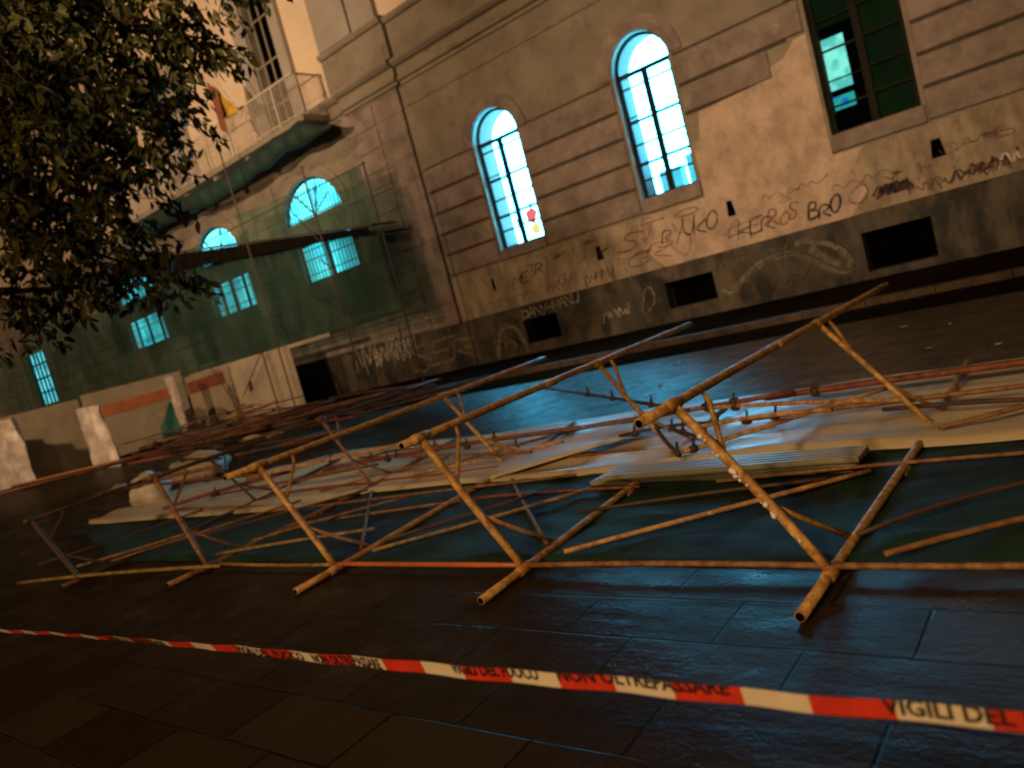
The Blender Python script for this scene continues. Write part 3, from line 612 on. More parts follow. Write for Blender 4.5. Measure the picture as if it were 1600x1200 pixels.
def net_fn(x0, x1, zt, zb, y, amp=.12, fr=1.7):
    def f(u, v):
        x = x0+(x1-x0)*u; a, b = zb(x), zt(x); z = a+(b-a)*v
        return (x, y+amp*math.sin(x*fr+.6*noise.noise(Vector((x, z, 0)))*4)+.08*noise.noise(Vector((x*2, z*2, 3))), z)
    return f
grid(net_fn(-26.4, -18.75, lambda x: 7.45-(x+18.75)*.075, lambda x: 2.6, 18.2), 120, 14).build('safety_net', M['net'], st, True)
grid(net_fn(-56.5, -25.9, lambda x: 7.6+.01*(x+26)+.5*math.sin(x*.5), lambda x: 2.55-(x+26)*.013, 18.25, .15), 200, 14).build('safety_net', M['net'], st, True)
grid(net_fn(-40.0, -18.9, lambda x: 5.4-(x+18.9)*.17, lambda x: 4.6 if x < -33 else 2.9, 18.6, .1, 1.1), 120, 12).build('safety_net', M['netdark'], st, True)  # second, near-black net layer added to darken the area below the deck
MB().box(-33.0, -22.4, 17.9, 17.96, 2.44, 2.58).build('toe_board', M['hoard'], st)
# netting gathered under the balcony
def roll(u, v):
    x = -35.5+u*15.4; th = v*2*math.pi
    zc = 9.5+.12*math.sin(u*9)+.10*noise.noise(Vector((x*.8, 0, 0)))-(.35 if u > .9 else 0)*(u-.9)*6; ry = .22+.05*noise.noise(Vector((x, 2, 0))); rz = (.37+.10*noise.noise(Vector((x*.9, 5, 0))))*min(1, .15+(1-u)*9); ry *= min(1, .15+(1-u)*9)
    return (x, 18.62+ry*math.cos(th)*(1+.15*math.sin(x*7)), zc+rz*math.sin(th))
o = grid(roll, 160, 14).build('rolled_netting', M['rolled'], None, True); tag(o, 'dark green netting gathered in a long roll under the balcony edge', 'netting')
# ------------------------------------------------------------------ hoarding in front of the left wing
def hpanel(x0, y0, x1, y1, h, m_, label, extra=None, z0=.0):
    root = empty('hoarding_panel', ((x0+x1)/2, (y0+y1)/2, z0)); tag(root, label, 'hoarding', 'hoarding panels below the netting')
    d = Vector((x1-x0, y1-y0, 0)); L = d.length; d.normalize(); n = Vector((d.y, -d.x, 0))
    def P(s, z, o): q = Vector((x0, y0, 0))+d*s+n*o; return (q.x, q.y, z)
    k = max(6, int(L/.25)); mb = MB()
    for i in range(k):
        s0, s1 = L*i/k, L*(i+1)/k; o0 = .03*noise.noise(Vector((x0+s0, y0, 0))*1.2); o1 = .03*noise.noise(Vector((x0+s1, y0, 0))*1.2)
        mb.add([P(s0, z0, o0), P(s1, z0, o1), P(s1, h, o1), P(s0, h, o0), P(s0, z0, o0-.04), P(s1, z0, o1-.04), P(s1, h, o1-.04), P(s0, h, o0-.04)], [(0, 1, 2, 3), (5, 4, 7, 6), (3, 2, 6, 7), (0, 3, 7, 4), (1, 5, 6, 2)])
    mb.build('board', m_, root)
    for (s0, s1, za, zb, em) in (extra or []):
        e = MB().add([P(s0, za, .045), P(s1, za+.1, .045), P(s1, zb+.08, .045), P(s0, zb, .045), P(s0, za, .0), P(s1, za+.1, .0), P(s1, zb+.08, .0), P(s0, zb, .0)], [(0, 1, 2, 3), (3, 2, 6, 7), (0, 1, 5, 4), (0, 3, 7, 4), (1, 2, 6, 5)])
        e.build('painted_stripe', em, root)
    return root
hpanel(-29.2, 17.8, -24.95, 17.9, 2.48, M['hoard'], 'pale cream hoarding panel nearest the building corner with a plum blot', [(1.0, 1.25, 1.2, 1.55, M['spray_purple'])])
hpanel(-32.2, 17.4, -29.3, 17.8, 2.48, M['hoard_tan'], 'tan hoarding panel with a red-brown band along its top', [(.1, 2.5, 1.75, 2.25, M['redbrown'])])
hpanel(-33.6, 13.6, -32.25, 17.3, 2.85, M['hoard'], 'cream hoarding panel with an orange stripe at chest height', [(.2, 3.5, 1.75, 2.2, M['orange'])])
hpanel(-34.9, 10.0, -33.65, 13.5, 2.75, M['hoard_tan'], 'plain tan hoarding panel at the far left of the row')
hpanel(-37, 5, -34.95, 9.9, 2.4, M['hoard'], 'cream hoarding panel leaving the picture on the left')
# crumpled plastic hanging on the posts
def plastic(p_tl, p_tr, p_br, p_bl, label, seed=0, amp=.12):
    def f(u, v):
        p = Vector(p_bl)*(1-u)*(1-v)+Vector(p_br)*u*(1-v)+Vector(p_tr)*u*v+Vector(p_tl)*(1-u)*v
        q = Vector((u*5+seed, v*2.2, seed)); p.y += amp*math.sin(u*17+seed)+amp*1.2*noise.noise(q*1.7); p.x += amp*.5*noise.noise(q*2.2+Vector((9, 0, 0))); return p
    o = grid(f, 26, 26).build('plastic_sheeting', M['plastic'], None, True); tag(o, label, 'plastic sheet', 'crumpled plastic sheets hanging along the hoarding'); return o
plastic(W(116, 640, 11.5), W(158, 632, 11.5), W(204, 750, 11.5), W(158, 775, 11.5), 'shiny crumpled white plastic hanging between the two tan and cream panels', 1)
plastic(W(-25, 665, 9.6), W(22, 652, 9.6), W(56, 750, 9.6), W(-5, 768, 9.6), 'pleated white plastic hanging at the left edge of the picture', 5)
plastic(W(258, 590, 15.5), W(268, 588, 15.5), W(306, 712, 15.5), W(297, 714, 15.5), 'narrow twisted strip of white plastic beside the green net fold', 9, .05)
def fold(u, v):
    a = W(262+18*u, 628+2*u, 15.9); b = W(238+48*u, 700-4*u, 15.9); p = a*v+b*(1-v); p.y += .1*math.sin(u*11+v*2); return p
o = grid(fold, 18, 14).build('net_fold', M['gnet2'], None, True); tag(o, 'teal green netting fold hanging down to the ground in front of the hoarding', 'netting')
# ------------------------------------------------------------------ fallen scaffold (portal frames lying on their side)
fs = empty('fallen_scaffold', (-4.5, 4.5, 0)); tag(fs, 'collapsed rusty tube scaffold of portal frames lying on its side across the street', 'scaffolding')
def lerp(a, b, t): return a+(b-a)*t
def closest_s(A, d, px):    # parameter along A + s*d nearest the sight line through a photograph point
    r = ray(*px); w0 = A-CP; a, b, c = d.dot(d), d.dot(r), r.dot(r); dd, e = d.dot(w0), r.dot(w0)
    return (b*e-c*dd)/(a*c-b*b)
def coupler(mb, p, r=.045, l=.07, d=Vector((0, 1, 0))):
    d = Vector(d).normalized(); mb.path([p-d*l/2, p-d*l/4, p+d*l/4, p+d*l/2], r, 10, rad=[r*.8, r, r, r*.8])
FR = [ # G1, G2, offset, lower from/to (Y), upper photo ends
 ((-1.27, 3.47, .03), (-1.21, 5.85, .03), (-.63, .06, .89), 3.02, 7.45, (1000, 665), (1375, 428)),
 ((-3.15, 3.48, .03), (-3.19, 5.78, .03), (-.47, -.12, .94), 3.03, 7.3, (630, 702), (1075, 498)),
 ((-5.02, 3.45, .03), (-5.11, 5.80, .03), (-.57, -.05, .90), 3.04, 7.2, (350, 742), (848, 547)),
 ((-7.00, 3.46, .03), (-7.05, 5.62, .03), (-.72, .10, .90), 3.05, 7.2, (225, 768), (680, 590)),
 ((-9.05, 3.10, .03), (-9.15, 5.40, .03), (-.85, .0, .70), 2.9, 6.9, (40, 812), (470, 660))]
Rs, Rt, Rb = .0265, .0265, .0145
frames = []
for k, (g1, g2, off, ya, yb, pa, pb) in enumerate(FR):
    g1, g2, off = Vector(g1), Vector(g2), Vector(off); d = (g2-g1).normalized(); L = (g2-g1).length
    u1, u2 = g1+off, g2+off; frames.append((g1, g2, u1, u2, d))
    sa, sb = closest_s(u1, d, pa), closest_s(u1, d, pb)
    mb = MB(); A = g1+d*((ya-g1.y)/d.y); B = g1+d*((yb-g1.y)/d.y)
    B.z += .14; g2 = g2+Vector((0, 0, .035)); mb.path([A, g1, g2, lerp(g2, B, .5), B], Rs, 12)
    fm = 'rust' if k < 3 else ('rust2' if k < 4 else 'darkpost')
    o = mb.build('standard', M[fm], fs, True); o['label'] = 'lower upright lying on the wet paving'
    for c_, r_ in ((g1, .037), (g2, .037), (g1+d*(L*.62), .033)):
        mb = MB(); coupler(mb, c_, r_, .16, d); mb.build('coupler', M[fm], o, True)
    mb = MB(); S, E_ = u1+d*sa, u1+d*sb; mb.tube(S, E_, Rs*(1.02 if k < 3 else .8), 12, .01, 8)
    o2 = mb.build('standard', M[fm if k < 3 else 'darkpost'], fs, True)
    for c_, r_, l_ in ((u1, .038, .16), (u2, .037, .14), (u1+d*(L*.68), .032, .22)):
        mb = MB(); coupler(mb, c_, r_, l_, d); mb.build('coupler', M[fm], o2, True)
    for e_, q_, par_ in ((E_, d, o2), (S, -d, o2), (A, -d, o)):
        MB().path([e_, e_+q_*.003], Rs*.72, 12).build('open_end', M['dark'], par_)
    for a_, b_, rr in ((u1, g1, Rt), (u2, g2, Rt*.8)):
        o3 = MB().tube(a_, b_, rr, 12, .012, 6).build('transom', M[fm], fs, True)
    # corner braces inside the frame
    for (u_, g_, uu, gg) in ((u1, g1, .34, .42), (u2, g2, .22, .42)):
        t = u_+(g_-u_)*.36; t2 = u_+(g_-u_)*.60
        pts = [u_+d*uu, u_+d*uu*.93+(t-u_)*.2, u_+d*uu*.45+(t-u_)*.62, t]
        MB().path(pts, Rb, 8).build('corner_brace', M[fm], fs, True)
        MB().path([t2, t2+(g_+d*gg-t2)*.5+Vector((0, 0, -.012)), g_+d*gg], Rb, 8).build('corner_brace', M[fm], fs, True)
    if k == 0:   # plaster splashes on the nearest transom
        mb = MB()
        for _ in range(34):
            t = rnd.uniform(.2, .92); p = u1+(g1-u1)*t; a = rnd.uniform(2.6, 5.0); n_ = Vector((math.cos(a)*.6, math.sin(a), .35)).normalized()
            q = p+n_*.025; s_ = rnd.choice((.006, .008, .010, .016))
            mb.path([q-Vector((0, 0, s_)), q-Vector((0, 0, s_*.3)), q+Vector((0, 0, s_*.4)), q+Vector((0, 0, s_))], s_, 6, rad=[s_*.4, s_, s_, s_*.3])
        tag(mb.build('plaster_splash', M['whitedrip'], fs, True), kind='stuff')
# diagonals on the ground side, one per bay, and ledgers
def ftube(name, p, q, r, m_, z=.05, zz=None, bend=.02, par=fs):
    return MB().tube(G(*p, z), G(*q, z if zz is None else zz), r, 8, bend, 6).build(name, M[m_], par, True)
for p, q, m_ in (((881, 862), (1360, 735), 'rust'), ((582, 860), (925, 763), 'yellowtube'), ((338, 866), (585, 826), 'yellowtube'), ((1382, 866), (1660, 796), 'rust2'), ((120, 885), (310, 828), 'yellowtube')):
    ftube('diagonal_tube', p, q, .0155, m_, .075)
for p, q in (((880, 862), (590, 905)),): pass
ftube('ledger_tube', (345, 881), (526, 882), .016, 'yellowtube', .055); ftube('ledger_tube', (526, 881), (825, 883), .018, 'orangetube', .055)
ftube('ledger_tube', (825, 883), (1300, 884), .017, 'rust2', .055, bend=.01); ftube('ledger_tube', (1300, 884), (1700, 883), .017, 'rust2', .055, bend=.01)
ftube('ledger_tube', (28, 911), (345, 884), .019, 'yellowtube', .05, bend=.03)
for p, q, m_ in (((735, 779), (1000, 760), 'redtube'), ((1120, 752), (1700, 700), 'rust2'), ((455, 820), (720, 782), 'rust2'), ((215, 800), (440, 790), 'rust2')):
    ftube('ledger_tube', p, q, .013, m_, .065)
for p, q, m_ in (((60, 882), (318, 796), 'darkpost'), ((170, 878), (470, 782), 'rust2'), ((262, 850), (575, 765), 'darkpost'), ((395, 845), (640, 775), 'rust2'), ((600, 845), (840, 770), 'darkpost'), ((420, 800), (900, 742), 'rust2'), ((1340, 835), (1640, 745), 'darkpost'), ((905, 800), (1290, 748), 'darkpost')):
    ftube('diagonal_tube', p, q, .013, m_, .07, .10)
# diagonals high in the frames
def lin(a, b, t): return a+(b-a)*t
for k in range(4):
    u1a, u2a = frames[k][2], frames[k][3]; u1b, u2b = frames[k+1][2], frames[k+1][3]
    g1a, g2b = frames[k][0], frames[k+1][1]
    if k in (1, 2): MB().tube(lin(g1a, frames[k][1], .12)+Vector((0, 0, .05)), lin(g2b, frames[k+1][3], .02), .014, 8, .02, 5).build('diagonal_tube', M['rust2'], fs, True)
for k in (0, 1, 2, 3):
    MB().tube(frames[k][1]+Vector((.02, .08, .05)), frames[k+1][1]+Vector((-.02, .12, .06)), .017, 8, .03, 6).build('ledger_tube', M['redtube'], fs, True)
# ------------------------------------------------------------------ loose tubes on the sheeting
def loose(p, q, z0, z1, r, m_, label, clamp=False, bend=.03):
    a, b = G(*p, z0), G(*q, z1); c = (a+b)/2; root = empty('loose_tube', (c.x, c.y, 0)); tag(root, label, 'scaffold tube', 'loose tubes on the white sheeting')
    MB().tube(a, b, r, 10, bend, 7).build('tube', M[m_], root, True)
    d = (b-a).normalized(); 
    for e_, q_ in ((a, -d), (b, d)): MB().path([e_, e_+q_*.003], r*.7, 8).build('open_end', M['dark'], root)
    mb = MB()
    if clamp:
        mb = MB()
        for t in clamp:
            c_ = a+(b-a)*t; coupler(mb, c_, r*1.7, .07, d); mb.path([c_, c_+Vector((.03, -.02, .09))], .012, 6)
        mb.build('clamp', M['clamp'], root, True)
loose((505, 733), (905, 668), .20, .22, .026, 'redtube', 'long red-oxide tube on the far edge of the sheeting, left half', (.3, .62))
loose((850, 677), (1240, 612), .16, .24, .024, 'redtube', 'red-oxide tube on the far edge of the sheeting behind the nearest frame', (.7, .8))
loose((1195, 622), (1680, 556), .20, .22, .030, 'redtube', 'thick red-brown tube on the far edge of the sheeting at the right', (.2,))
loose((700, 727), (915, 668), .12, .14, .016, 'rust2', 'thin dark tube slanting over the pale sheeting left of the open pipe', (.5,))
loose((752, 688), (852, 716), .30, .10, .018, 'rust', 'short ochre tube crossing the sheeting beside the second frame')
loose((968, 681), (1140, 658), .2, .2, .014, 'clamp', 'thin blackened rod with clamps under the nearest upright', (.15, .5, .9))
loose((1068, 706), (1385, 606), .16, .24, .020, 'rust', 'ochre tube rising right from the black clamps over the sheeting', (.05,))
loose((1172, 655), (1660, 596), .18, .18, .020, 'rust2', 'dark tube running right along the middle of the sheeting', (.1,))
loose((1468, 668), (1680, 612), .14, .2, .017, 'rust2', 'thin dark tube at the right below the thick red-brown tube')
loose((850, 606), (1032, 634), .45, .5, .017, 'clamp', 'short dark tube standing proud behind the nearest frame', (.03, .5, .7, .95))
loose((1025, 668), (1062, 712), .32, .15, .017, 'clamp', 'short black clamped stub dropping from the nearest upright', (.9,))
loose((460, 752), (610, 704), .1, .14, .018, 'rust2', 'brown tube on the left end of the white sheeting', (.8,))
loose((500, 768), (700, 715), .08, .12, .014, 'rust2', 'thin brown tube on the near edge of the sheeting at the left')
loose((255, 795), (460, 735), .22, .25, .026, 'redtube', 'red tube resting on the white sack', (.4,), .05)
loose((230, 760), (400, 742), .3, .3, .022, 'redtube', 'rust-red tube lying behind the white sack', (.6,), .05)
loose((1080, 640), (1420, 625), .22, .2, .018, 'rust', 'ochre tube lying level behind the nearest transom', (.1, .25))
loose((1120, 690), (1000, 655), .18, .3, .015, 'clamp', 'thin black rod beside the nearest upright open end', (.4,))
loose((600, 706), (1010, 655), .24, .26, .015, 'rust2', 'long thin brown tube level across the middle of the sheeting', (.25, .5))
loose((385, 748), (668, 686), .3, .34, .024, 'rust', 'ochre tube resting high over the left part of the sheeting', (.5,))
loose((330, 775), (590, 726), .2, .2, .018, 'redtube', 'thin red tube between the white sack and the left sheeting')
loose((560, 715), (830, 706), .2, .3, .016, 'rust2', 'thin level brown tube left of the second frame', (.3,))
loose((1090, 668), (1300, 640), .24, .3, .018, 'rust', 'short ochre tube just behind the black clamps', (.4,))
loose((1380, 640), (1660, 622), .16, .16, .018, 'darkpost', 'thin dark tube lowest of those on the right sheeting')
loose((640, 742), (880, 690), .12, .2, .014, 'rust', 'thin ochre rod crossing the near half of the sheeting')
# open sheet tube end next to the nearest upright
# ------------------------------------------------------------------ white sheeting strip
def sheet_fn(u, v):
    x = -13.6+u*17.0
    yb = 5.45+.12*noise.noise(Vector((x*.6, 0, 0)))+( -.45 if x < -6.9 else 0)*min(1, (-6.9-x)/1.2 if x < -6.9 else 0)
    yt = 7.85+.15*noise.noise(Vector((x*.7, 5, 0)))+(-.9*min(1, max(0, (-10-x)/2.5)) if x < -10 else 0)
    y = yb+(yt-yb)*v
    rid = math.sin(y*14+1.2*noise.noise(Vector((x*.5, y*.8, 0)))*2)
    z = .05+.014*rid+.03*noise.noise(Vector((x*.25, y*1.6, 2)))+.014*noise.noise(Vector((x*1.7, y*3, 4)))
    if v in (0, 1): z = .012
    return (x, y, max(.012, z+.03))
o = grid(sheet_fn, 340, 60).build('white_sheeting', M['sheet'], None, True); tag(o, 'long strip of dirty off-white sheeting crumpled beneath the fallen frames', 'sheeting')
bd = MB(); A_, B_, C_, D_ = G(765, 744, .12), G(1002, 672, .20), G(1004, 652, .22), G(800, 706, .16)
bd.add([A_, B_, C_, D_]+[q-Vector((0, 0, .03)) for q in (A_, B_, C_, D_)], [(0, 1, 2, 3), (7, 6, 5, 4), (0, 4, 5, 1), (1, 5, 6, 2), (2, 6, 7, 3), (3, 7, 4, 0)])
o = bd.build('split_board', M['paleboard']); tag(o, 'pale cream split board ending under the open end of the nearest upright', 'board')
# ------------------------------------------------------------------ stack of pale metal planks
stk = empty('plank_stack', (-2.6, 5.1, .1)); tag(stk, 'short stack of pale corrugated metal planks lying on the green netting', 'metal planks')
for k in range(4):
    a0, b0 = G(922+6*k, 757-3*k, .04+.035*k), G(1332+3*k, 733-5*k, .04+.035*k); w_ = .36-.03*k
    dd = (b0-a0).normalized(); nn = Vector((-dd.y, dd.x, 0))
    def pf(u, v, a0=a0, b0=b0, nn=nn, w_=w_, k=k):
        p = a0+(b0-a0)*u+nn*w_*v; p.z = .045+.036*k+.014*(1 if math.sin(v*30) > 0 else -1)+.006*noise.noise(Vector((u*4, v, k))); return p
    mb = grid(pf, 30, 44); n0 = len(mb.v)
    mb.v += [v-Vector((0, 0, .012)) for v in mb.v[:n0]]; fcs = list(mb.f); mb.f += [tuple(i+n0 for i in f[::-1]) for f in fcs]; mb.mi = [0]*len(mb.f)
    for i in range(30): mb.f.append((i, i+n0, i+1+n0, i+1))
    for j in range(44):
        a = j*31+30; mb.f.append((a, a+n0, a+31+n0, a+31)); a = j*31; mb.f.append((a, a+31, a+31+n0, a+n0))
    mb.mi = [0]*len(mb.f); mb.build('plank', M['panel'], stk)
# ------------------------------------------------------------------ green netting on the ground
def gn(u, v):
    x = -13.2+u*17.5; yb = 3.62+.10*noise.noise(Vector((x*.8, 1, 0)))+(.9*min(1, (-9.5-x)/3) if x < -9.5 else 0)*1.0; yt = 5.75
    y = yb+(yt-yb)*v
    z = .02+.045*abs(noise.noise(Vector((x*.9+y*.7, y*2.2, 0))))+.02*noise.noise(Vector((x*3, y*5, 1)))
    return (x, y, max(.008, z) if 0 < v < 1 else .008)
o = grid(gn, 260, 50).build('ground_netting', M['gnet'], None, True); tag(o, 'wet dark green netting spread flat on the paving under the fallen frames', 'netting')
# ------------------------------------------------------------------ tangle of tubes at the left
for k in range(72):
    t = rnd.random(); cx_ = -16+rnd.uniform(-11, 3.5); cy_ = 7.4+(-12-cx_)*.50+rnd.uniform(-1.6, 2.6)
    if cx_ > -14.5: cy_ = rnd.uniform(8.8, 12)
    yaw = rnd.gauss(0.02, .16) if rnd.random() < .66 else rnd.uniform(-1.3, 1.3); L = rnd.uniform(1.6, 4.6); zc = rnd.uniform(.06, .65)*(1 if rnd.random() < .8 else 1.5)
    tl = rnd.gauss(0, .05); d = Vector((math.cos(yaw), math.sin(yaw), tl)); c_ = Vector((cx_, cy_, max(zc, abs(tl)*L/2+.04)))
    root = empty('fallen_tube', (cx_, cy_, 0)); tag(root, 'brown rusty tube tangled in the heap in front of the hoarding', 'scaffold tube', 'tangled tubes in front of the hoarding')
    MB().tube(c_-d*L/2, c_+d*L/2, rnd.choice((.024, .03, .02)), 8, .05, 6).build('tube', M[rnd.choice(('rust2', 'darkpost', 'darkpost', 'darkpost', 'redtube'))], root, True)
    mb = MB(); coupler(mb, c_+d*L*rnd.uniform(-.4, .4), .045, .1, d); mb.build('clamp', M['clamp'], root, True)
for k, (p, q, z0, z1) in enumerate((((0, 772), (260, 706), .5, .6), ((20, 760), (480, 655), .35, .5), ((120, 742), (520, 628), .6, .7), ((300, 690), (690, 592), .3, .3), ((395, 672), (640, 604), .55, .5), ((150, 775), (345, 728), .4, .4))):
    a, b = G(*p, z0), G(*q, z1); c_ = (a+b)/2; root = empty('fallen_tube', (c_.x, c_.y, 0))
    tag(root, ['lowest long rusty tube entering at the left edge', 'long rusty tube running from the left edge to the cream panel foot', 'raised rusty tube across the foot of the hoarding', 'far rusty tube reaching past the graffitied plinth', 'rusty tube behind the yellow scrap', 'rusty tube just behind the white sack heap'][k], 'scaffold tube')
    MB().tube(a, b, .035, 8, .08, 8).build('tube', M['rust2' if k % 2 else 'redtube'], root, True)
# white sack, scrap
def blob(name, c, rx, ry, rz, m_, label, cat, seed):
    def f(u, v):
        th = u*2*math.pi; ph = (v-.5)*math.pi; n_ = Vector((math.cos(th)*math.cos(ph), math.sin(th)*math.cos(ph), math.sin(ph)))
        s = 1+.35*noise.noise(n_*1.6+Vector((seed, 0, 0)))+.12*noise.noise(n_*5+Vector((seed, 0, 0)))
        p = Vector((c[0]+n_.x*rx*s, c[1]+n_.y*ry*s, c[2]+n_.z*rz*s)); p.z = max(.01, p.z); return p
    o = grid(f, 30, 18).build(name, m_, None, True); tag(o, label, cat); return o
gp = G(232, 790, 0); blob('rubble_sack', (gp.x, gp.y+.1, .22), .45, .3, .30, M['bag'], 'crumpled white rubble sack at the left end of the sheeting', 'sack', 1)
gp = G(395, 690, 0); blob('foam_scrap', (gp.x, gp.y, .08), .42, .16, .09, M['litter'], 'pale yellow scrap lying among the tangled tubes', 'debris', 4)
gp = G(320, 745, 0); blob('sheeting_heap', (gp.x, gp.y, .2), .7, .5, .3, M['sheet'], 'grey-white heap of folded sheeting behind the red tube', 'sheeting', 7)
gp = G(188, 768, 0); blob('cloth_scrap', (gp.x, gp.y, .06), .2, .18, .10, M['plastic'], 'small pale rag at the foot of the hanging plastic', 'debris', 12)
# small litter chips glinting on the wet paving
for k, (p, s_) in enumerate((((1452, 546), .05), ((1413, 512), .07), ((1485, 508), .03), ((1032, 605), .05), ((1228, 540), .04), ((1560, 540), .04))):
    gp = G(*p, 0); n0 = s_; o = blob('litter_chip', (gp.x, gp.y, .02), n0*.8, n0*.5, .012, M['panel'], ['pale chip nearest the right end of the sheeting', 'largest pale chip on the road beyond the nearest upright', 'small pale chip right of the largest one', 'pale chip in the blue reflection', 'pale chip beyond the blue reflection', 'pale chip nearest the right edge of the picture'][k], 'litter', k+20); o['group'] = 'pale litter chips on the wet road'
# ------------------------------------------------------------------ barrier tape
BAND = .136; TZ = .80
TP = [G(px, py, TZ) for px, py in ((-60, 981), (0, 985), (122, 993), (300, 1008), (480, 1026), (660, 1044), (872, 1062), (1050, 1079), (1155, 1088), (1275, 1099), (1400, 1110), (1545, 1123), (1700, 1138))]
TP.append(TP[-1]+(TP[-1]-TP[-2])*14)
def tape_pt(s):          # s metres along the street from the left end
    x = -4.55+s
    for a, b in zip(TP, TP[1:]):
        if x <= b.x or b is TP[-1]: break
    t = (x-a.x)/(b.x-a.x); return Vector((x, a.y+(b.y-a.y)*t, TZ))
tape = empty('barrier_tape', (-2, 1.15, TZ)); tag(tape, 'red and white fire brigade barrier tape stretched across the foreground', 'barrier tape')
x155 = G(1155, 1088, TZ).x; s0 = (x155+4.55)
mt = [mat('tape_white', (.70, .62, .50), (.62, .54, .43), 12, .35), mat('tape_red', (.62, .045, .02), (.5, .035, .018), 12, .35)]
mb = MB(); n = 560; Wd = .039
def tp(s, v):
    c_ = tape_pt(s); a = .55+.35*math.sin(s*1.1+.4)
    return c_+Vector((0, -math.sin(a)*.6, math.cos(a)))*Wd*(v-.5)+Vector((0, .003*math.sin(s*23), .0015*math.sin(s*9)))
for i in range(n+1):
    s = 7.0*i/n
    for j in range(5): mb.v.append(tp(s, j/4))
for i in range(n):
    s = 7.0*(i+.5)/n; b_ = int(math.floor((s-s0)/BAND)) % 2
    for j in range(4): mb.f.append((i*5+j, (i+1)*5+j, (i+1)*5+j+1, i*5+j+1)); mb.mi.append(b_)
o = mb.build('tape', mt, tape, True)
def tape_text(txt, sa, sb, v0, v1, clip0=0.0, clip1=1.0):
    cu = bpy.data.curves.new('tmp', 'FONT'); cu.body = txt; cu.size = 1; cu.offset = .03; cu.resolution_u = 2
    ob = bpy.data.objects.new('tmp', cu); link(ob); dg = bpy.context.evaluated_depsgraph_get(); me = bpy.data.meshes.new_from_object(ob.evaluated_get(dg))
    bpy.data.objects.remove(ob); bm = bmesh.new(); bm.from_mesh(me)
    xs = [v.co.x for v in bm.verts]; ys = [v.co.y for v in bm.verts]; x0, x1, y0, y1 = min(xs), max(xs), min(ys), max(ys)
    for c_, nrm in ((y0+(y1-y0)*clip0, (0, -1, 0)), (y0+(y1-y0)*clip1, (0, 1, 0))):
        bmesh.ops.bisect_plane(bm, geom=bm.verts[:]+bm.edges[:]+bm.faces[:], plane_co=(0, c_, 0), plane_no=nrm, clear_outer=True)
    for xx in range(1, 60):   # cut so the letters can follow the tape
        bmesh.ops.bisect_plane(bm, geom=bm.verts[:]+bm.edges[:]+bm.faces[:], plane_co=(x0+(x1-x0)*xx/60, 0, 0), plane_no=(1, 0, 0))
    for v in bm.verts:
        s = sa+(sb-sa)*(v.co.x-x0)/(x1-x0); yy = (v.co.y-y0)/(y1-y0); p = tp(s, v0+(v1-v0)*(yy-clip0)/(clip1-clip0)); n_ = (CP-p).normalized()
        v.co = p+Vector((0, -.0014, .0006)) - wloc(tape)
    me2 = bpy.data.meshes.new('tape_lettering'); bm.to_mesh(me2); bm.free(); me2.materials.append(M['tape_text'])
    o = bpy.data.objects.new('tape_lettering', me2); link(o); o.parent = tape; return o
def s_at(px, py): return G(px, py, TZ).x+4.55
tape_text('VIGILI DEL FUOCO', s_at(1378, 1108), s_at(1378, 1108)+.345, .22, 1.0, .0, .85)
tape_text('NON OLTREPASSARE', s_at(877, 1060), s_at(1142, 1086), .45, 1.0, 0, .62)
tape_text('VIGILI DEL FUOCO', s_at(712, 1045), s_at(845, 1058), .35, 1.0, 0, .7)
tape_text('NON OLTREPASSARE', s_at(487, 1028), s_at(595, 1038), .0, .95, 0, 1)
tape_text('VIGILI DEL FUOCO', s_at(365, 1016), s_at(472, 1026), .0, .9, 0, 1)
tape_text('NON OLTREPASSARE', s_at(165, 998), s_at(255, 1006), .0, .9, 0, 1)
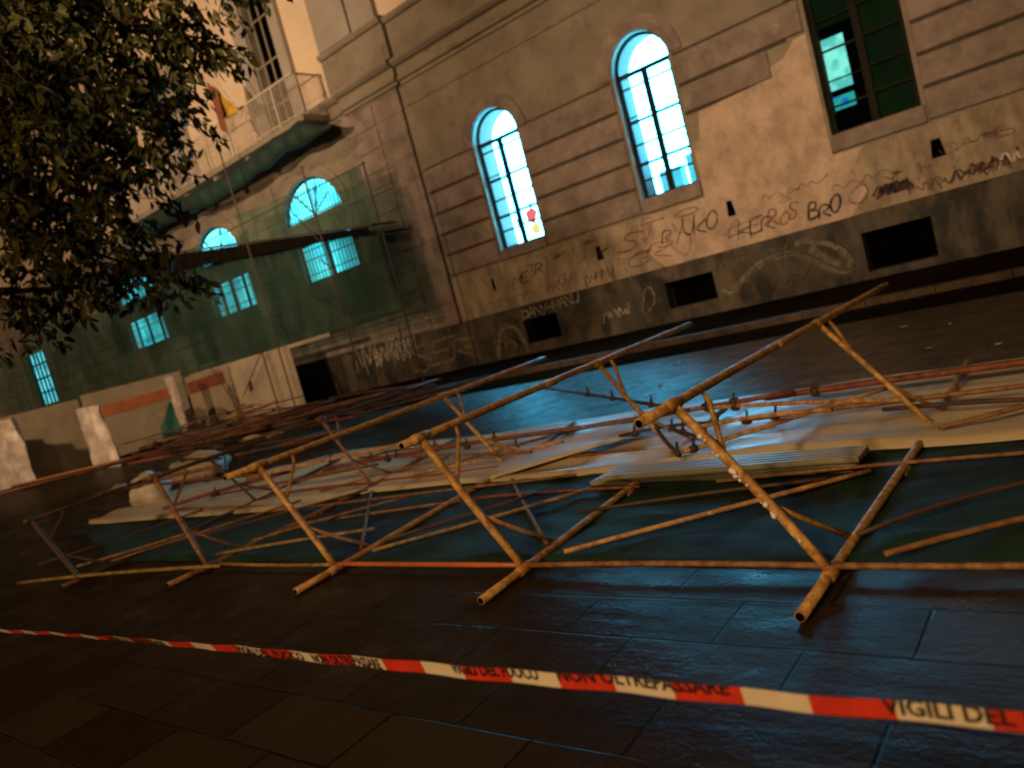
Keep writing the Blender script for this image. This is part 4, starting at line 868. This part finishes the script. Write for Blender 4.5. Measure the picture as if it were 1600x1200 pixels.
# ------------------------------------------------------------------ tree
tr = empty('street_tree', (-11.6, 1.9, 0)); tag(tr, 'dark leafy street tree overhanging the picture at the upper left', 'tree')
mb = MB()
mb.path([(-11.6, 1.9, 0), (-11.55, 2.0, 1.5), (-11.3, 2.3, 3.0), (-11.1, 2.6, 4.6), (-10.9, 2.8, 6.3), (-10.7, 3, 8)], .2, 10, rad=[.24, .19, .17, .14, .09, .03])
mb.build('trunk', M['bark'], tr, True)
mb = MB(); lv = []
clus = [((60, 150), 1.15, 10.5), ((180, 90), 1.0, 10.5), ((120, 270), 1.05, 10.2), ((50, 370), 1.0, 10), ((245, 40), .72, 11), ((240, 150), .55, 11), ((150, 400), .72, 10.4), ((235, 425), .5, 10.4), ((300, 70), .36, 11), ((-60, 260), 1.3, 10), ((-40, 60), 1.4, 10.5), ((120, -60), 1.4, 11), ((300, -40), .9, 11.5), ((215, 240), .45, 10.8), ((20, 450), .55, 9.8), ((100, 180), 1.0, 11.6), ((278, 200), .22, 11), ((265, 440), .28, 10.3), ((-90, 400), 1.0, 9.6), ((170, 330), .6, 11.4), ((345, 62), .18, 11)]
trk = [Vector((-11.3, 2.3, 3.0)), Vector((-11.1, 2.6, 4.6)), Vector((-10.9, 2.8, 6.3))]
lb = MB(); bb = MB()
for (px, R_, dist) in clus:
    c_ = CP+ray(*px)*dist; st_ = min(trk, key=lambda q: (q-c_).length)
    mid = (st_+c_)/2+Vector((0, 0, .35)); bb.path([st_, mid, c_], .04, 6, rad=[.06, .035, .015])
    ns = int((108 if px[0] < 150 and px[1] < 260 else 62)*R_**2)
    for _ in range(ns):
        v = Vector((rnd.gauss(0, 1), rnd.gauss(0, 1), rnd.gauss(0, 1))).normalized()*R_*rnd.random()**.45; tip = c_+v*1.05
        if rnd.random() < .25: bb.path([c_+v*.2, c_+v*.6+Vector((0, 0, .08)), tip], .008, 4, rad=[.012, .008, .004], cap=False)
        dr = Vector((v.x, v.y, 0)); dr = (dr.normalized() if dr.length > .01 else Vector((1, 0, 0)))*.16+Vector((0, 0, -.13))
        for k in range(rnd.randint(7, 12)):
            p = tip+dr*(k/6)+Vector((rnd.uniform(-.06, .06), rnd.uniform(-.06, .06), rnd.uniform(-.05, .05)))
            d = (dr.normalized()*.5+Vector((rnd.uniform(-1, 1), rnd.uniform(-1, 1), rnd.uniform(-1.3, .1)))).normalized(); s_ = d.cross(Vector((rnd.uniform(-1, 1), rnd.uniform(-1, 1), rnd.uniform(-1, 1)))).normalized()
            l = rnd.uniform(.10, .19); w_ = l*.22; n_ = d.cross(s_)*.012
            lb.add([p, p+d*l*.35+s_*w_+n_, p+d*l*.75+s_*w_*.7+n_, p+d*l, p+d*l*.75-s_*w_*.7+n_, p+d*l*.35-s_*w_+n_], [(0, 1, 2, 3), (0, 3, 4, 5)])
bb.build('limbs', M['bark'], tr, True)
lb.build('crown', M['leaf'], tr)
